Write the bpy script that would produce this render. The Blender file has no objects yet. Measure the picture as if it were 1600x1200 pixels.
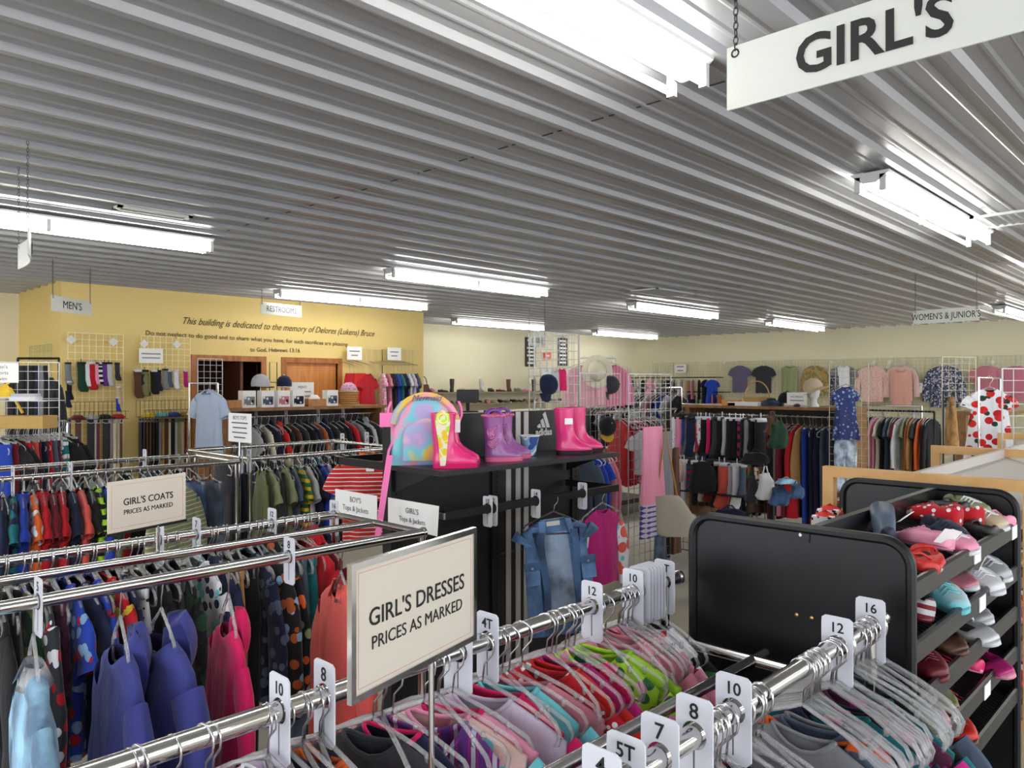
import bpy, math, random
from mathutils import Vector, Matrix
random.seed(7)
PI = math.pi
H_CAM, H_CEIL = 1.73, 2.95
YAW = math.radians(44)
FW = (math.cos(YAW), math.sin(YAW)); RT = (math.sin(YAW), -math.cos(YAW))
COL = bpy.context.scene.collection

# ---------------- camera, world, exposure ----------------
cam_d = bpy.data.cameras.new('camera'); cam = bpy.data.objects.new('camera', cam_d); COL.objects.link(cam)
cam.location = (0, 0, H_CAM); cam.rotation_euler = (PI / 2, 0, YAW - PI / 2)
cam_d.sensor_width = 36; cam_d.lens = 27; cam_d.clip_start = .02
bpy.context.scene.camera = cam
sc = bpy.context.scene
sc.view_settings.view_transform = 'Standard'; sc.view_settings.look = 'None'
sc.view_settings.gamma = 1; sc.view_settings.use_curve_mapping = False
sc.view_settings.exposure = 0.55
w = bpy.data.worlds.new('world'); sc.world = w; w.use_nodes = True
w.node_tree.nodes['Background'].inputs[0].default_value = (.87, .92, 1, 1)
w.node_tree.nodes['Background'].inputs[1].default_value = 4.2
TUBE_POWER = 22.0
sc.cycles.max_bounces = 10; sc.cycles.transparent_max_bounces = 24
sc.cycles.caustics_reflective = False; sc.cycles.caustics_refractive = False

# ---------------- helpers: turning a sight line into a place ----------------
def pd(u, v, d):
    l = (u - 800) / 1200 * d
    return (FW[0] * d + RT[0] * l, FW[1] * d + RT[1] * l, H_CAM + (600 - v) / 1200 * d)
def pz(u, v, z): return pd(u, v, 1200 * (z - H_CAM) / (600 - v))
def pX(u, v, X): return pd(u, v, X / (FW[0] + RT[0] * (u - 800) / 1200))
def pY(u, v, Y): return pd(u, v, Y / (FW[1] + RT[1] * (u - 800) / 1200))

# ---------------- materials ----------------
def lin(c):
    return tuple(((x / 255) / 12.92 if x / 255 <= .04045 else ((x / 255 + .055) / 1.055) ** 2.4) for x in c) + (1,)
NAMED = dict(black=(24, 24, 28), charcoal=(52, 53, 60), grey=(128, 130, 136), silver=(185, 187, 192), white=(225, 226, 232),
    cream=(222, 214, 190), beige=(196, 180, 150), tan=(178, 134, 82), brown=(88, 58, 42), rust=(165, 86, 42), red=(186, 26, 40),
    scarlet=(205, 40, 36), maroon=(108, 24, 38), coral=(222, 92, 84), orange=(224, 100, 38), yellow=(226, 190, 50), mustard=(190, 150, 50),
    lime=(170, 222, 50), green=(52, 112, 66), olive=(118, 122, 78), sage=(142, 152, 112), jean=(92, 124, 170), jeanlight=(152, 172, 198), peach=(222, 166, 152), greige=(184, 178, 164), dusk=(56, 66, 118), thistle=(112, 92, 128), pale=(176, 190, 216), forest=(32, 62, 44), teal=(28, 110, 120),
    turquoise=(110, 200, 210), sky=(140, 180, 220), royal=(36, 66, 170), blue=(52, 84, 150), navy=(26, 32, 62), indigo=(62, 68, 140),
    denim=(66, 92, 130), purple=(96, 52, 130), lavender=(176, 160, 206), lilac=(196, 184, 206), magenta=(186, 34, 120), pink=(232, 150, 180),
    rose=(196, 120, 136), fuchsia=(216, 28, 98), blush=(226, 190, 184), slate=(78, 92, 112), plum=(80, 34, 60))
MC = {}
def newmat(key):
    m = bpy.data.materials.new(key); m.use_nodes = True
    return m, m.node_tree.nodes, m.node_tree.links, m.node_tree.nodes['Principled BSDF']
def M(key, col=(200, 200, 200), rough=.5, metal=0, spec=.5, bump=0, bscale=40, var=0, coat=0):
    if key in MC: return MC[key]
    m, N, L, P = newmat(key)
    P.inputs['Base Color'].default_value = lin(col); P.inputs['Roughness'].default_value = rough
    P.inputs['Metallic'].default_value = metal; P.inputs['Specular IOR Level'].default_value = spec
    P.inputs['Coat Weight'].default_value = coat
    if bump or var:
        tc = N.new('ShaderNodeTexCoord'); nz = N.new('ShaderNodeTexNoise'); nz.inputs['Scale'].default_value = bscale
        nz.inputs['Detail'].default_value = 4; L.new(tc.outputs['Object'], nz.inputs['Vector'])
        if bump:
            b = N.new('ShaderNodeBump'); b.inputs['Strength'].default_value = bump; b.inputs['Distance'].default_value = .01
            L.new(nz.outputs['Fac'], b.inputs['Height']); L.new(b.outputs['Normal'], P.inputs['Normal'])
        if var:
            mx = N.new('ShaderNodeMix'); mx.data_type = 'RGBA'
            c = lin(col); mx.inputs[6].default_value = tuple(x * (1 - var) for x in c[:3]) + (1,)
            mx.inputs[7].default_value = tuple(min(1, x * (1 + var)) for x in c[:3]) + (1,)
            L.new(nz.outputs['Fac'], mx.inputs[0]); L.new(mx.outputs[2], P.inputs['Base Color'])
    MC[key] = m; return m
def clear(key='clear_plastic', tint=(250, 250, 252), rough=.22):
    if key in MC: return MC[key]
    m, N, L, P = newmat(key)
    tr = N.new('ShaderNodeBsdfTransparent'); tr.inputs[0].default_value = (.97, .97, .98, 1)
    df = N.new('ShaderNodeBsdfDiffuse'); df.inputs[0].default_value = lin(tint)
    gl = N.new('ShaderNodeBsdfGlossy'); gl.inputs['Roughness'].default_value = rough
    m1 = N.new('ShaderNodeMixShader'); m1.inputs[0].default_value = .2; L.new(tr.outputs[0], m1.inputs[1]); L.new(df.outputs[0], m1.inputs[2])
    fr = N.new('ShaderNodeLayerWeight'); fr.inputs[0].default_value = .16
    m2 = N.new('ShaderNodeMixShader'); L.new(fr.outputs['Fresnel'], m2.inputs[0]); L.new(m1.outputs[0], m2.inputs[1]); L.new(gl.outputs[0], m2.inputs[2])
    L.new(m2.outputs[0], N['Material Output'].inputs[0])
    MC[key] = m; return m
def emit(key, col, s):
    if key in MC: return MC[key]
    m, N, L, P = newmat(key)
    P.inputs['Emission Color'].default_value = lin(col); P.inputs['Emission Strength'].default_value = s
    MC[key] = m; return m
def cloth(name, pat='plain'):
    """fabric: name is a colour word or 'a/b' or 'a/b/c' for patterned cloth"""
    key = 'cloth_%s_%s' % (name, pat)
    if key in MC: return MC[key]
    cs = [NAMED[x] for x in name.split('/')]
    m, N, L, P = newmat(key)
    P.inputs['Roughness'].default_value = .85; P.inputs['Specular IOR Level'].default_value = .25
    P.inputs['Sheen Weight'].default_value = .15
    tc = N.new('ShaderNodeTexCoord'); O = tc.outputs['Object']
    nz = N.new('ShaderNodeTexNoise'); nz.inputs['Scale'].default_value = 14; nz.inputs['Detail'].default_value = 3
    mp = N.new('ShaderNodeMapping'); mp.inputs['Scale'].default_value = (1, 1.6, .45)
    L.new(O, mp.inputs['Vector']); L.new(mp.outputs[0], nz.inputs['Vector'])
    b = N.new('ShaderNodeBump'); b.inputs['Strength'].default_value = .45; b.inputs['Distance'].default_value = .02
    L.new(nz.outputs['Fac'], b.inputs['Height']); L.new(b.outputs['Normal'], P.inputs['Normal'])
    def ramp(src, cols, mode='CONSTANT', lo=0., hi=1.):
        r = N.new('ShaderNodeValToRGB'); r.color_ramp.interpolation = mode
        e = r.color_ramp.elements
        while len(e) < len(cols): e.new(.5)
        for i, c in enumerate(cols): e[i].position = lo + (hi - lo) * i / max(1, len(cols)); e[i].color = lin(c)
        L.new(src, r.inputs[0]); return r.outputs[0]
    if pat == 'plain':
        P.inputs['Base Color'].default_value = lin(cs[0])
    elif pat in ('stripe', 'vstripe', 'pin'):
        wv = N.new('ShaderNodeTexWave'); wv.wave_type = 'BANDS'; wv.bands_direction = 'Z' if pat != 'vstripe' else 'Y'
        wv.inputs['Scale'].default_value = {'stripe': 6.5, 'vstripe': 9, 'pin': 14}[pat]; wv.inputs['Distortion'].default_value = .3
        L.new(O, wv.inputs['Vector']); L.new(ramp(wv.outputs['Fac'], cs[:2] if len(cs) == 2 else [cs[0], cs[1], cs[0], cs[2]], lo=0 if len(cs) == 2 else .35, hi=1.12 if len(cs) == 2 else 1.08), P.inputs['Base Color'])
        if len(cs) == 2: wv.inputs['Detail'].default_value = 0
    elif pat == 'plaid':
        w1 = N.new('ShaderNodeTexWave'); w1.bands_direction = 'Z'; w1.inputs['Scale'].default_value = 8
        w2 = N.new('ShaderNodeTexWave'); w2.bands_direction = 'Y'; w2.inputs['Scale'].default_value = 8
        L.new(O, w1.inputs['Vector']); L.new(O, w2.inputs['Vector'])
        ad = N.new('ShaderNodeMath'); ad.operation = 'ADD'; L.new(w1.outputs['Fac'], ad.inputs[0]); L.new(w2.outputs['Fac'], ad.inputs[1])
        hf = N.new('ShaderNodeMath'); hf.operation = 'MULTIPLY'; hf.inputs[1].default_value = .5; L.new(ad.outputs[0], hf.inputs[0])
        L.new(ramp(hf.outputs[0], cs), P.inputs['Base Color'])
    elif pat == 'camo':
        n2 = N.new('ShaderNodeTexNoise'); n2.inputs['Scale'].default_value = 16; n2.inputs['Detail'].default_value = 1
        L.new(O, n2.inputs['Vector']); L.new(ramp(n2.outputs['Fac'], cs, lo=.3, hi=.75), P.inputs['Base Color'])
    elif pat == 'tie':
        n2 = N.new('ShaderNodeTexNoise'); n2.inputs['Scale'].default_value = 7; n2.inputs['Detail'].default_value = 2
        L.new(O, n2.inputs['Vector']); L.new(ramp(n2.outputs['Fac'], cs, 'LINEAR', .3, .8), P.inputs['Base Color'])
    elif pat in ('print', 'dots', 'floral', 'bigfloral'):
        v = N.new('ShaderNodeTexVoronoi'); v.inputs['Scale'].default_value = {'print': 26, 'dots': 48, 'floral': 40, 'bigfloral': 13}[pat]
        L.new(O, v.inputs['Vector'])
        r = N.new('ShaderNodeValToRGB'); r.color_ramp.interpolation = 'CONSTANT'
        r.color_ramp.elements[0].color = (1, 1, 1, 1); r.color_ramp.elements[1].color = (0, 0, 0, 1)
        r.color_ramp.elements[1].position = {'print': .42, 'dots': .28, 'floral': .5, 'bigfloral': .48}[pat]
        L.new(v.outputs['Distance'], r.inputs[0])
        sp = N.new('ShaderNodeSeparateColor'); L.new(v.outputs['Color'], sp.inputs[0])
        mx = N.new('ShaderNodeMix'); mx.data_type = 'RGBA'; mx.inputs[6].default_value = lin(cs[0])
        L.new(r.outputs[0], mx.inputs[0])
        if len(cs) == 2: mx.inputs[7].default_value = lin(cs[1])
        else: L.new(ramp(sp.outputs[0], cs[1:]), mx.inputs[7])
        L.new(mx.outputs[2], P.inputs['Base Color'])
    elif pat == 'wash':
        n2 = N.new('ShaderNodeTexNoise'); n2.inputs['Scale'].default_value = 9; n2.inputs['Detail'].default_value = 6
        L.new(O, n2.inputs['Vector'])
        c = cs[0]; L.new(ramp(n2.outputs['Fac'], [tuple(int(x * .72) for x in c), tuple(min(255, int(x * 1.25)) for x in c)], 'LINEAR', .35, .95), P.inputs['Base Color'])
    MC[key] = m; return m
def wood(key, a, b, scale=6, axis=(1, 8, 8), rough=.45):
    if key in MC: return MC[key]
    m, N, L, P = newmat(key)
    tc = N.new('ShaderNodeTexCoord'); mp = N.new('ShaderNodeMapping'); mp.inputs['Scale'].default_value = axis
    nz = N.new('ShaderNodeTexNoise'); nz.inputs['Scale'].default_value = scale; nz.inputs['Detail'].default_value = 5; nz.inputs['Distortion'].default_value = .6
    r = N.new('ShaderNodeValToRGB'); r.color_ramp.elements[0].color = lin(a); r.color_ramp.elements[1].color = lin(b)
    r.color_ramp.elements[0].position = .35; r.color_ramp.elements[1].position = .68
    L.new(tc.outputs['Object'], mp.inputs[0]); L.new(mp.outputs[0], nz.inputs[0]); L.new(nz.outputs['Fac'], r.inputs[0])
    L.new(r.outputs[0], P.inputs['Base Color']); P.inputs['Roughness'].default_value = rough
    MC[key] = m; return m
CHROME = M('chrome', (205, 203, 200), .14, 1)
STEEL = M('steel_wire', (190, 190, 192), .28, 1)
BLACKM = M('black_metal', (17, 18, 21), .45, 0, .4)
WHITEP = M('white_plastic', (214, 216, 226), .45)
CARD = M('white_card', (244, 244, 242), .8)
INK = M('black_ink', (22, 22, 24), .7)
CLEAR = clear()
def sign_plastic():
    m, N, L, P = newmat('sign_plastic')
    P.inputs['Base Color'].default_value = lin((236, 238, 234)); P.inputs['Roughness'].default_value = .35
    tr = N.new('ShaderNodeBsdfTranslucent'); tr.inputs[0].default_value = lin((238, 240, 236)); mx = N.new('ShaderNodeMixShader'); mx.inputs[0].default_value = .5
    L.new(P.outputs[0], mx.inputs[1]); L.new(tr.outputs[0], mx.inputs[2]); L.new(mx.outputs[0], N['Material Output'].inputs[0]); MC['sign_white'] = m
sign_plastic()
NUMW = {'16': 'sixteen', '12': 'twelve', '10': 'ten', '8': 'eight', '7': 'seven', '6': 'six', '5': 'five', '4': 'four', '9': 'nine', '14': 'fourteen', '5T': 'five T', '4T': 'four T', '2T': 'two T', 'L': 'L', 'M': 'M'}

# ---------------- mesh builder ----------------
class MB:
    def __init__(s, org=(0, 0, 0)): s.v = []; s.f = []; s.o = org
    def add(s, vs, fs):
        n = len(s.v); o = s.o
        s.v += [(a - o[0], b - o[1], c - o[2]) for a, b, c in vs]; s.f += [tuple(i + n for i in f) for f in fs]; return s
    def box(s, x0, x1, y0, y1, z0, z1):
        return s.add([(x0, y0, z0), (x1, y0, z0), (x1, y1, z0), (x0, y1, z0), (x0, y0, z1), (x1, y0, z1), (x1, y1, z1), (x0, y1, z1)],
                     [(3, 2, 1, 0), (4, 5, 6, 7), (0, 1, 5, 4), (1, 2, 6, 5), (2, 3, 7, 6), (3, 0, 4, 7)])
    def tube(s, pts, r, n=8, cap=True, close=False):
        pts = [Vector(p) for p in pts]; k = len(pts); rings = []
        rr = r if isinstance(r, (list, tuple)) else [r] * k
        prev = None
        for i, p in enumerate(pts):
            if close: t = (pts[(i + 1) % k] - pts[i - 1])
            else: t = pts[min(i + 1, k - 1)] - pts[max(i - 1, 0)]
            t.normalize()
            if prev is None:
                a = Vector((0, 0, 1)) if abs(t.z) < .9 else Vector((1, 0, 0)); e = t.cross(a).normalized()
            else:
                e = (prev - t * prev.dot(t)).normalized()
            prev = e; g = t.cross(e)
            rings.append([tuple(p + (e * math.cos(2 * PI * j / n + PI / n) + g * math.sin(2 * PI * j / n + PI / n)) * rr[i]) for j in range(n)])
        return s.loft(rings, cap and not close, cap and not close, close)
    def loft(s, rings, cap0=True, cap1=True, close=False):
        n = len(rings[0]); k = len(rings); vs = [p for r in rings for p in r]; fs = []
        for i in range(k if close else k - 1):
            a = i * n; b = ((i + 1) % k) * n
            for j in range(n):
                q = (j + 1) % n; fs.append((a + j, a + q, b + q, b + j))
        if cap0: fs.append(tuple(range(n))[::-1])
        if cap1: fs.append(tuple(range((k - 1) * n, k * n)))
        return s.add(vs, fs)
    def prism(s, poly, h0, h1, axis=2):
        """polygon in the two axes other than `axis`, extruded along axis from h0 to h1"""
        def P(a, b, h): return {0: (h, a, b), 1: (a, h, b), 2: (a, b, h)}[axis]
        n = len(poly)
        vs = [P(a, b, h0) for a, b in poly] + [P(a, b, h1) for a, b in poly]
        return s.add(vs, [tuple(range(n))[::-1], tuple(range(n, 2 * n))] + [(i, (i + 1) % n, n + (i + 1) % n, n + i) for i in range(n)])
    def ball(s, c, r, n=10, m=6):
        rx, ry, rz = r if isinstance(r, (tuple, list)) else (r, r, r)
        rings = []
        for i in range(m + 1):
            a = -PI / 2 + PI * (i + .02) / (m + .04)
            rings.append([(c[0] + rx * math.cos(a) * math.cos(2 * PI * j / n), c[1] + ry * math.cos(a) * math.sin(2 * PI * j / n), c[2] + rz * math.sin(a)) for j in range(n)])
        return s.loft(rings)
    def mesh(s, name, smooth=True):
        me = bpy.data.meshes.new(name); me.from_pydata(s.v, [], s.f); me.update()
        if smooth: me.polygons.foreach_set('use_smooth', [True] * len(me.polygons))
        return me
    def build(s, name, mat, parent=None, smooth=False, fix=True):
        me = s.mesh(name, smooth)
        if fix:
            import bmesh
            bm = bmesh.new(); bm.from_mesh(me); bmesh.ops.recalc_face_normals(bm, faces=bm.faces)
            if smooth:
                for e in bm.edges:
                    if len(e.link_faces) == 2 and e.calc_face_angle(0) > .75: e.smooth = False
            bm.to_mesh(me); bm.free()
        return link(name, me, mat, parent)
def link(name, me, mat, parent=None):
    o = bpy.data.objects.new(name, me); COL.objects.link(o)
    if parent: o.parent = parent
    if mat is not None:
        if not me.materials: me.materials.append(None)
        o.material_slots[0].link = 'OBJECT'; o.material_slots[0].material = mat
    return o
def tag(o, label=None, cat=None, group=None, kind=None):
    if label: o['label'] = label
    if cat: o['category'] = cat
    if group: o['group'] = group
    if kind: o['kind'] = kind
    return o
def T(name, label, cat, loc=(0, 0, 0), rz=0, group=None):
    o = bpy.data.objects.new(name, None); COL.objects.link(o); o.location = loc; o.rotation_euler = (0, 0, rz)
    o.empty_display_size = .05
    return tag(o, label, cat, group)
def struct(o): o['kind'] = 'structure'; return o
def copy_tree(o, parent=None):
    c = o.copy(); COL.objects.link(c); c.parent = parent
    for ch in list(o.children): copy_tree(ch, c)
    return c
def rrect(w_, h_, r, n=5):
    pts = []
    for cx, cy, a0 in ((w_ / 2 - r, h_ / 2 - r, 0), (-w_ / 2 + r, h_ / 2 - r, 90), (-w_ / 2 + r, -h_ / 2 + r, 180), (w_ / 2 - r, -h_ / 2 + r, 270)):
        for i in range(n + 1):
            a = math.radians(a0 + 90 * i / n); pts.append((cx + r * math.cos(a), cy + r * math.sin(a)))
    return pts
def text(body, size, org, xdir, mat, parent, name='lettering', up=(0, 0, 1), align='CENTER', shear=0, depth=.0006, bold=0, sx=1, space=1):
    """lettering of its own thin depth; org and xdir in the parent's space"""
    cu = bpy.data.curves.new(name, 'FONT'); cu.body = body; cu.size = size; cu.align_x = align; cu.align_y = 'CENTER'
    cu.extrude = depth; cu.shear = shear; cu.offset = bold; cu.space_character = space; cu.resolution_u = 3
    tmp = bpy.data.objects.new(name, cu); COL.objects.link(tmp)
    dg = bpy.context.evaluated_depsgraph_get(); me = bpy.data.meshes.new_from_object(tmp.evaluated_get(dg))
    bpy.data.objects.remove(tmp); bpy.data.curves.remove(cu)
    X = Vector(xdir).normalized(); U = Vector(up); U = (U - X * U.dot(X)).normalized(); Z = X.cross(U)
    mt = Matrix((X * sx, U, Z)).transposed().to_4x4(); mt.translation = Vector(org)
    me.transform(mt); me.materials.clear()
    return link(name, me, mat, parent)
def chain(mbd, a, b, link_l=.022, r=.0022, wd=.007):
    a = Vector(a); b = Vector(b); n = max(2, int((b - a).length / (link_l * .78))); d = (b - a) / n; t = d.normalized()
    e1 = Vector((1, 0, 0)); e2 = t.cross(e1).normalized(); e1 = e2.cross(t)
    for i in range(n):
        c = a + d * (i + .5); e = e1 if i % 2 else e2
        mbd.tube([c + t * math.cos(q) * link_l * .5 + e * math.sin(q) * wd for q in [2 * PI * j / 8 for j in range(8)]], r, 4, close=True)
# ---------------- the building ----------------
YB, XR, XF, YF = 11.8, 17.0, -4.5, -5.0
WALL = M('cream_wall', (230, 223, 194), .75, bump=.05, bscale=60)
YEL = M('yellow_wall', (232, 206, 134), .7, bump=.05, bscale=60)
PALE = M('pale_cream_wall', (220, 208, 176), .75, bump=.05, bscale=60)
FLOORM = M('vinyl_floor', (172, 166, 152), .38, bump=.02, bscale=8, var=.06)
struct(MB().box(XF, XR, YF, YB, -.1, 0).build('floor', FLOORM))
# ribbed metal liner: broad hat rib every 305 mm with two small ribs between
def ceiling_sheet(x0, x1, dz):
    prof = []; P_ = .3048; y = YF - .2
    R, r = .025, .0055
    off = 2.02 % P_
    k0 = int((YF - off) / P_) - 1
    for k in range(k0, int(YB / P_) + 2):
        b = k * P_ + off
        for dy, z in ((-.038, 0), (-.018, -R), (.018, -R), (.038, 0), (.084, 0), (.096, -r), (.108, -r), (.120, 0), (.185, 0), (.197, -r), (.209, -r), (.221, 0)):
            prof.append((b + dy, z))
    prof = [p for p in prof if YF <= p[0] <= YB]
    vs = [(x, y, H_CEIL + z + dz) for x in (x0, x1) for y, z in prof]; n = len(prof)
    return vs, [(i, i + 1, n + i + 1, n + i) for i in range(n - 1)]
CEIL = M('ceiling_metal', (170, 172, 177), .33, .1, .5)
mb = MB()
for a, b, dz in ((XF, 2.82, 0), (2.80, 8.85, -.002), (8.83, XR, .001)): mb.add(*ceiling_sheet(a, b, dz))
mb.box(XF, XR, YF, YB, H_CEIL + .03, H_CEIL + .1)
struct(mb.build('ceiling', CEIL, fix=False))
seam = MB()
for xs in (2.81, 8.84):
    y = 2.02 % .3048 - .3048 * 24
    while y < YB:
        if y > YF: seam.box(xs, xs + .012, y + .035, y + .19 + random.random() * .06, H_CEIL - .0035, H_CEIL + .001)
        y += .3048
struct(seam.build('trim_1', M('seam_dark', (58, 56, 54), .8)))
struct(MB().box(XF, 17.1, YB, YB + .12, 0, H_CEIL).build('wall_back', WALL))
struct(MB().box(XR, XR + .12, YF, YB, 0, H_CEIL).build('wall_right', WALL))
mb = MB(); mb.box(XF - .12, XF, YF, YB, 0, .6); mb.box(XF - .12, XF, YF, YB, 2.45, H_CEIL + .05); mb.box(XF - .12, XF, 7.5, YB, .6, 2.45)
for i in range(6): mb.box(XF - .12, XF, YF + i * 2.3, YF + i * 2.3 + .4, .6, 2.45)
struct(mb.build('wall_left', PALE))
# the front wall behind the viewer: shop windows
mb = MB(); mb.box(XF, XR, YF - .12, YF, 0, .7); mb.box(XF, XR, YF - .12, YF, 2.5, H_CEIL + .05)
for i in range(9): x = XF + i * 2.6; mb.box(x, min(XR, x + .5), YF - .12, YF, .7, 2.5)
struct(mb.build('wall_front', PALE))
# restroom block with two doorways in its face (plane Y = 10)
bx0, bx1 = 2.79, 8.22
D1, D2 = (4.38, 5.29), (5.68, 6.54)
DT = 2.04
mb = MB()
mb.box(bx0, D1[0], 10, 10.1, 0, H_CEIL); mb.box(D1[0], D1[1], 10, 10.1, DT, H_CEIL); mb.box(D1[1], D2[0], 10, 10.1, 0, H_CEIL)
mb.box(D2[0], D2[1], 10, 10.1, DT, H_CEIL); mb.box(D2[1], bx1, 10, 10.1, 0, H_CEIL)
mb.box(bx0, bx0 + .1, 10.1, YB, 0, H_CEIL); mb.box(bx1 - .1, bx1, 10.1, YB, 0, H_CEIL)
struct(mb.build('wall_restrooms', YEL))
OAK = wood('oak_trim', (150, 86, 38), (186, 118, 60), 3, (6, 6, 1))
DARKW = M('hall_wall', (84, 50, 34), .8)
for i, (a, b) in enumerate((D1, D2)):
    mb = MB()
    mb.box(a - .075, a, 9.975, 10.11, 0, DT + .075); mb.box(b, b + .075, 9.975, 10.11, 0, DT + .075); mb.box(a, b, 9.975, 10.11, DT, DT + .075)
    struct(mb.build('trim_%d' % (i + 2), OAK))
mb = MB(); mb.box(D1[0] - .3, D1[1] + .5, 11.2, 11.3, 0, 2.4); mb.box(D1[0] - .3, D1[1] + .5, 10.1, 11.3, 2.38, 2.45)
mb.box(D1[0] - .35, D1[0] - .3, 10.1, 11.3, 0, 2.4); mb.box(D1[1] + .25, D1[1] + .3, 10.1, 11.3, 0, 2.4)
struct(mb.build('wall_hallway', DARKW))
OAKD = wood('oak_door', (196, 122, 58), (214, 144, 78), 2.5, (8, 8, 1))
dr = MB(); dr.box(D2[0], D2[1], 10.04, 10.085, 0, DT); dr = struct(dr.build('door_1', OAKD))
MB().tube([(D2[0] + .07, 10.04, 1.0), (D2[0] + .07, 9.98, 1.0), (D2[0] + .16, 9.97, 1.0)], .011, 8).build('door_handle', STEEL, dr, True)
dr = MB(); dr.box(D1[1] - .24, D1[1] - .2, 10.12, 10.8, 0, DT); struct(dr.build('door_2', M('dark_door', (104, 60, 38), .5)))
# baseboard on the far walls
struct(MB().box(bx1, XR, YB - .015, YB, 0, .1).build('baseboard_back', OAK))
struct(MB().box(XR - .015, XR, YF, YB, 0, .1).build('baseboard_right', OAK))
# dedication painted on the restroom wall
DK = M('brown_paint', (72, 52, 22), .7)
wl = T('wall_lettering', 'dark dedication and verse lettered across the yellow restroom wall above the doors', 'lettering', (5.5, 9.995, 2.4))
def wline(s, x0, z0, x1, z1, size, shear, bold=0):
    o = text(s, size, (0, 0, 0), (1, 0, 0), DK, wl, 'lettering', shear=shear, align='LEFT', bold=bold, depth=.001)
    w_ = max(p.co.x for p in o.data.vertices); k = (x1 - x0) / w_
    o.data.transform(Matrix.Diagonal((k, 1, 1, 1))); o.location = (x0 - 5.5, -.003, z0 - 2.4)
    o.rotation_euler = (0, -math.atan2(z1 - z0, x1 - x0), 0)
wline('This building is dedicated to the memory of Delores (Lukens) Bruce', 4.18, 2.55, 7.22, 2.52, .13, .45)
wline('Do not neglect to do good and to share what you have, for such sacrifices are pleasing', 3.73, 2.37, 6.72, 2.335, .082, 0)
wline('to God. Hebrews 13:16', 5.13, 2.205, 5.9, 2.215, .082, 0)

# ---------------- fluorescent fixtures ----------------
TUBE = emit('lit_tube', (255, 252, 244), TUBE_POWER)
HOUS = M('fixture_white', (196, 198, 196), .45)
def fixture_mesh():
    Lh = 1.2
    hb = MB(); hb.prism([(-.105, 0), (.105, 0), (.1, -.012), (.035, -.06), (-.035, -.06), (-.1, -.012)], -Lh, Lh, 0)
    return hb
def make_fixture(x, y, label):
    t = T('ceiling_light', label, 'light fixture', (x, y, H_CEIL - .024), 0, 'fluorescent strips on the ribbed ceiling')
    fixture_mesh().build('housing', HOUS, t)
    for sy in (-1, 1):
        for sx in (-1, 1):
            MB().tube([(sx * .02, sy * .068, -.09), (sx * 1.18, sy * .068, -.09)], .0135, 10).build('tube_lamp', TUBE, t, True)
        for ex in (-1.2, -.012, 1.176): MB().box(ex, ex + .024, sy * .068 - .015, sy * .068 + .015, -.108, -.02).build('lamp_holder', HOUS, t)
    return t
FX = [(1.33, 1.52, 'big two-tube strip light nearest the camera at the top of the photo'),
      (5.72, 1.56, 'two-tube strip light on the right, seen end on above the WOMEN\'S sign'),
      (1.64, 6.24, 'two-tube strip light at the left edge behind the thin hanging sign'),
      (6.0, 6.4, 'strip light left of centre, above the gap beside the dedication wall'),
      (6.1, 8.85, 'strip light over the dedication lettering beside the RESTROOMS sign'),
      (10.5, 10.45, 'far strip light over the back shoe shelves, left of the far grids'),
      (10.45, 6.52, 'strip light in the middle of the ceiling beside the air grille'),
      (14.7, 10.5, 'farthest strip light in the back corner of the ceiling'),
      (14.7, 6.45, 'far right strip light close to the cream right wall'),
      (14.8, 2.8, 'strip light cut by the right edge right of the WOMEN\'S sign')]
for f in FX: make_fixture(*f)
for i, (x, y) in enumerate(((1.2, -2.6), (6.0, -2.6), (-3.0, 1.5), (-3.0, -2.6), (-3.0, 6.3), (10.3, 1.5), (10.4, -2.6), (.35, 8.85), (.1, 10.7))):  # extra fixtures added out of view to brighten the foreground and left back wall
    make_fixture(x, y, 'unseen strip light added outside the view to brighten the shop').update_tag()
# ceiling air grilles
def grille(x, y, sx, sy, label):
    t = T('air_grille', label, 'vent', (x, y, H_CEIL - .024))
    mb = MB(); a, b = sx / 2, sy / 2
    mb.box(-a, a, -b, -b + .03, -.015, 0); mb.box(-a, a, b - .03, b, -.015, 0); mb.box(-a, -a + .03, -b, b, -.015, 0); mb.box(a - .03, a, -b, b, -.015, 0)
    mb.build('frame', HOUS, t)
    mb = MB(); n = 9
    for i in range(n): yy = -b + .05 + (sy - .1) * i / (n - 1); mb.add([(-a, yy, -.002), (a, yy, -.002), (a, yy + .02, -.013), (-a, yy + .02, -.013)], [(0, 1, 2, 3)])
    mb.build('slat', M('grille_grey', (170, 172, 172), .4), t)
p = pz(1035, 456, 2.93); grille(p[0], p[1], .9, .45, 'white square air grille in the ceiling above the middle strip light')
p = pz(1590, 338, 2.93); grille(p[0], p[1], .5, .5, 'white air grille at the right edge beside the end-on strip light')
p = pz(240, 330, 2.93); grille(p[0], p[1], .5, .12, 'slim white ceiling vent above the left strip light')

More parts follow.
